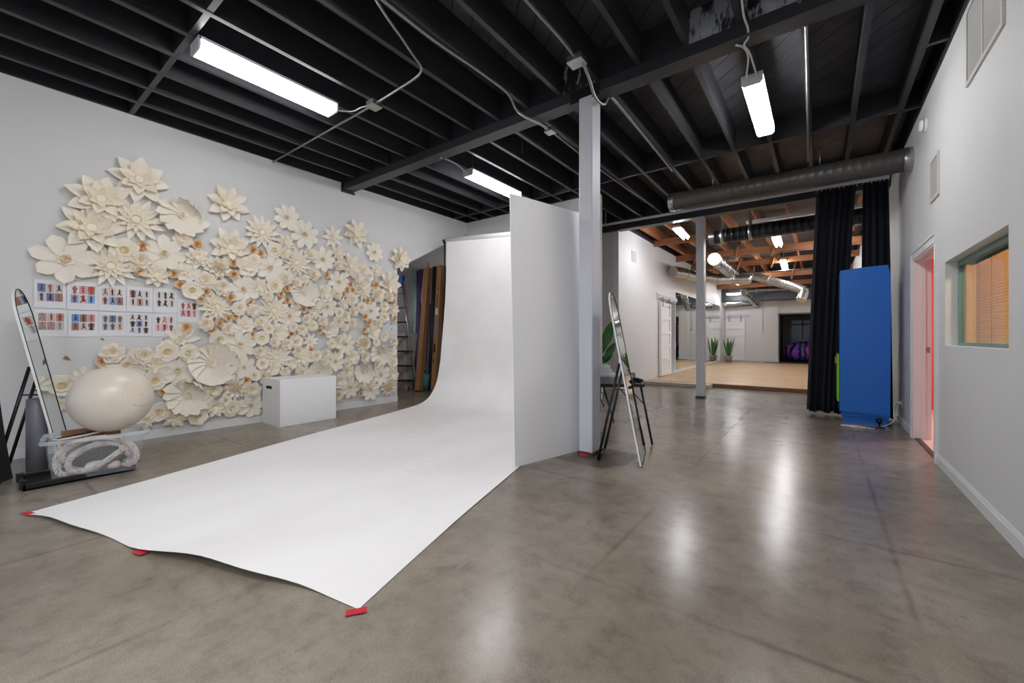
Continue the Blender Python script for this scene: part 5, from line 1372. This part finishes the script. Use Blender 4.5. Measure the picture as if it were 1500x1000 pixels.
# sliding barn doors
def barn(label, face, a0, a1, z0, z1, ra0, ra1):
    t = thing('barn_door', label, 'sliding door', (0,0,0), 'white sliding barn doors')
    fx = (lambda a, d, z: (XW+d, a, z)) if face == 'x' else (lambda a, d, z: (a, YF-d, z))
    MB().box(fx(a0, .02, z0), fx(a1, .055, z1)).build('door_panel', M_WHITE, t)
    n = 5; st = .10; m = MB()
    ph = (z1-z0-st)/n
    m.box(fx(a0, .055, z0), fx(a0+st, .085, z1)); m.box(fx(a1-st, .055, z0), fx(a1, .085, z1))
    for k in range(n+1): m.box(fx(a0+st, .055, z0+ph*k), fx(a1-st, .085, z0+ph*k+st))
    m.build('stiles_and_rails', M_WHITE, t)
    zr = z1+.10
    MB().box(fx(ra0, .0, zr-.03), fx(ra1, .025, zr+.15)).build('track_board', M_WHITE, t)
    MB().box(fx(ra0+.05, .03, zr), fx(ra1-.05, .075, zr+.11)).build('track_rail', M_GREYMETAL, t)
    for q in (a0+.15, a1-.15): MB().box(fx(q-.03, .055, z1-.12), fx(q+.03, .095, zr+.05)).build('hanger_strap', M_GALV, t)
yA, yB = onX(966.5, 553, XW).y, onX(983, 549, XW).y
barn('white sliding panel door left ajar on the dance room side wall', 'x', 11.35, 12.28, ZF+.02, 2.12, 11.2, 13.0)
barn('white sliding panel door on the far wall behind the potted snake plant', 'y', -3.52+.02, -2.72, ZF+.02, 2.0, -3.5, -2.55)
m = MB(); 
for k, c_ in enumerate(((60,40,46),(120,60,60),(50,50,70),(140,120,110),(40,40,44))):
    p = Vector((XW-.6, 12.55, .35+.33*k))
    single('shelf_item', MB().bevbox(p-Vector((.12,.1,.12)), p+Vector((.12,.1,.12)), .03), mat('shelf_item_%d' % k, c_, .7), ['plum bag at the bottom of store shelves seen past the ajar door', 'brick red bag second from bottom in the store room', 'navy bag halfway up the store room shelves', 'beige bag second from top in the store room', 'charcoal bag at the top of the store room shelves'][k], 'bag', 'bags in the store room', org=p)
single('store_shelf', (lambda m: [m.box((XW-.8, 12.3, .215+.33*k), (XW-.42, 12.9, .228+.33*k)) for k in range(6)] and m)(MB()).box((XW-.8,12.88,.09),(XW-.42,12.9,1.95)).box((XW-.8,12.3,.09),(XW-.42,12.32,1.95)), M_WHITE, 'white shelf unit in the store room behind the ajar sliding door', 'shelf')
struct('trim_2', MB().box((XW, 12.95, ZF), (XW+.015, 13.0, 2.2)).box((XW, 11.9, ZF), (XW+.012, 11.95, 2.2)), M_TRIM)
# snake plant
SP = Vector((-3.20, 20.1, ZF))
t = thing('snake_plant', 'potted snake plant standing beside the end of the wall mirror', 'potted plant', tuple(SP))
MB().lathe([(0,0),(.11,0),(.155,.22),(.16,.27),(.145,.27),(.14,.24),(0,.235)], 24, SP).build('pot', mat('grey_clay_pot', (150, 140, 130), .7), t)
MB().lathe([(.14,.225),(.08,.25),(0,.255)], 16, SP).build('soil', mat('dark_soil', (46, 36, 30), .9), t)
M_SNAKE = mat('snake_leaf', (74, 112, 62), .45, var=.35, vscale=16)
q = random.Random(2)
for k in range(13):
    a = 2*PI*k/13+q.uniform(-.2, .2); r = q.uniform(.12, .27); h = q.uniform(.62, .98)
    b = SP+Vector((.05*math.cos(a), .05*math.sin(a), .22)); tp = SP+Vector((r*math.cos(a), r*math.sin(a), .22+h*(1-.3*(r-.15))))
    plant_leaf(b, tp, .042, .0, par=t, mt=M_SNAKE, nrm=Vector((math.cos(a), math.sin(a), .2)).normalized() if abs(math.sin(a)) > .02 else Vector((.3,-.9,.2)))
# bean bag
g = G('purple_splash_fabric', .8)
tc = g.n('TexCoord'); n1 = g.n('TexNoise', Scale=1.6, Detail=3.0); wv = g.n('TexWave', Scale=1.3, Distortion=9.0, Detail=2.0)
g.l(tc.outputs['Object'], n1.inputs['Vector']); g.l(tc.outputs['Object'], wv.inputs['Vector'])
cb = g.ramp(n1.outputs['Fac'], [(.35, lin((70, 62, 170))), (.5, lin((120, 70, 170))), (.65, lin((150, 60, 140)))])
st = g.ramp(wv.outputs['Fac'], [(.30, (0,0,0)), (.42, (1,1,1))])
g.l(g.mix(1., cb, st, 'MULTIPLY'), g.b.inputs['Base Color'])
bp_ = Vector((-.50, 22.25, ZF))
def bean(u, v):
    a = u*2*PI; p = v*PI; r = math.sin(p)
    h = .5*(1-math.cos(p))*.80*(1+.10*math.sin(2*a))
    return (bp_.x+.86*r**.7*math.cos(a)*(1+.05*math.sin(3*a)), bp_.y+.75*r**.7*math.sin(a), ZF+.01+h)
single('bean_bag', MB().grid(bean, 40, 20), g.m, 'purple and black splash patterned bean bag in the far niche', 'bean bag', org=bp_)
w = struct('window_2', (lambda m: [m.box((x-.035, 24.05, .3), (x+.035, 24.1, 2.0)) for x in (-1.12, -.66, .0, .5, .96)] and [m.box((-1.12, 24.05, z-.03), (.96, 24.1, z+.03)) for z in (.3, 1.78, 2.0)] and m)(MB()), M_GREY)
WORLD[w.name] = Matrix.Identity(4)
MB().box((-1.12, 24.085, .3), (.96, 24.095, 2.0)).build('dark_pane', mat('dark_blue_glass', (28, 38, 66), .15), w)

# ================================================================== LIGHT, SKY, CAMERA
def disc_light(label, x, y, z, r, mname, e, rgb):
    t = thing('ceiling_lamp', label, 'ceiling light', (x, y, z), 'round lamps in the side rooms')
    MB().lathe([(0,0),(r,0),(r,-.02),(0,-.02)], 24, (x, y, z)).build('diffuser', mat(mname, (240,240,240), .5, emit=rgb, estr=e), t)
    MB().lathe([(r,0),(r+.02,0),(r+.02,-.03),(r,-.03)], 24, (x, y, z)).build('trim_ring', M_TRIM, t)
disc_light('round lamp on the pink room ceiling', 1.9, 7.4, 2.699, .22, 'pink_room_lamp', 60., (255, 236, 230))
disc_light('round lamp on the office ceiling behind the blind', 2.3, 3.9, 2.699, .22, 'office_lamp', 95., (255, 226, 190))
W_ = bpy.data.worlds.new('sky'); SC.world = W_; W_.use_nodes = True
bg = W_.node_tree.nodes['Background']
bg.inputs['Color'].default_value = (.72, .85, 1., 1); bg.inputs['Strength'].default_value = 1.0
struct('ground_outside', MB().box((-30, -40, -.2), (30, -5.3, -.02)).box((-30, -5.3, -.2), (-8.2, 30, -.02)), mat('pale_asphalt', (150, 150, 150), .8))
cam = bpy.data.cameras.new('camera'); co = bpy.data.objects.new('camera', cam); COL.objects.link(co)
co.location = (0, 0, CAMH); co.rotation_euler = (PI/2, 0, YAW)
cam.sensor_fit = 'HORIZONTAL'; cam.sensor_width = 36.; cam.lens = 36*FOC/1500
cam.shift_y = (500-HZ)/1500*-1; cam.clip_start = .05; cam.clip_end = 200
SC.camera = co
vs_ = SC.view_settings; vs_.view_transform = 'Standard'; vs_.look = 'None'; vs_.gamma = 1.; vs_.use_curve_mapping = False
vs_.exposure = .92
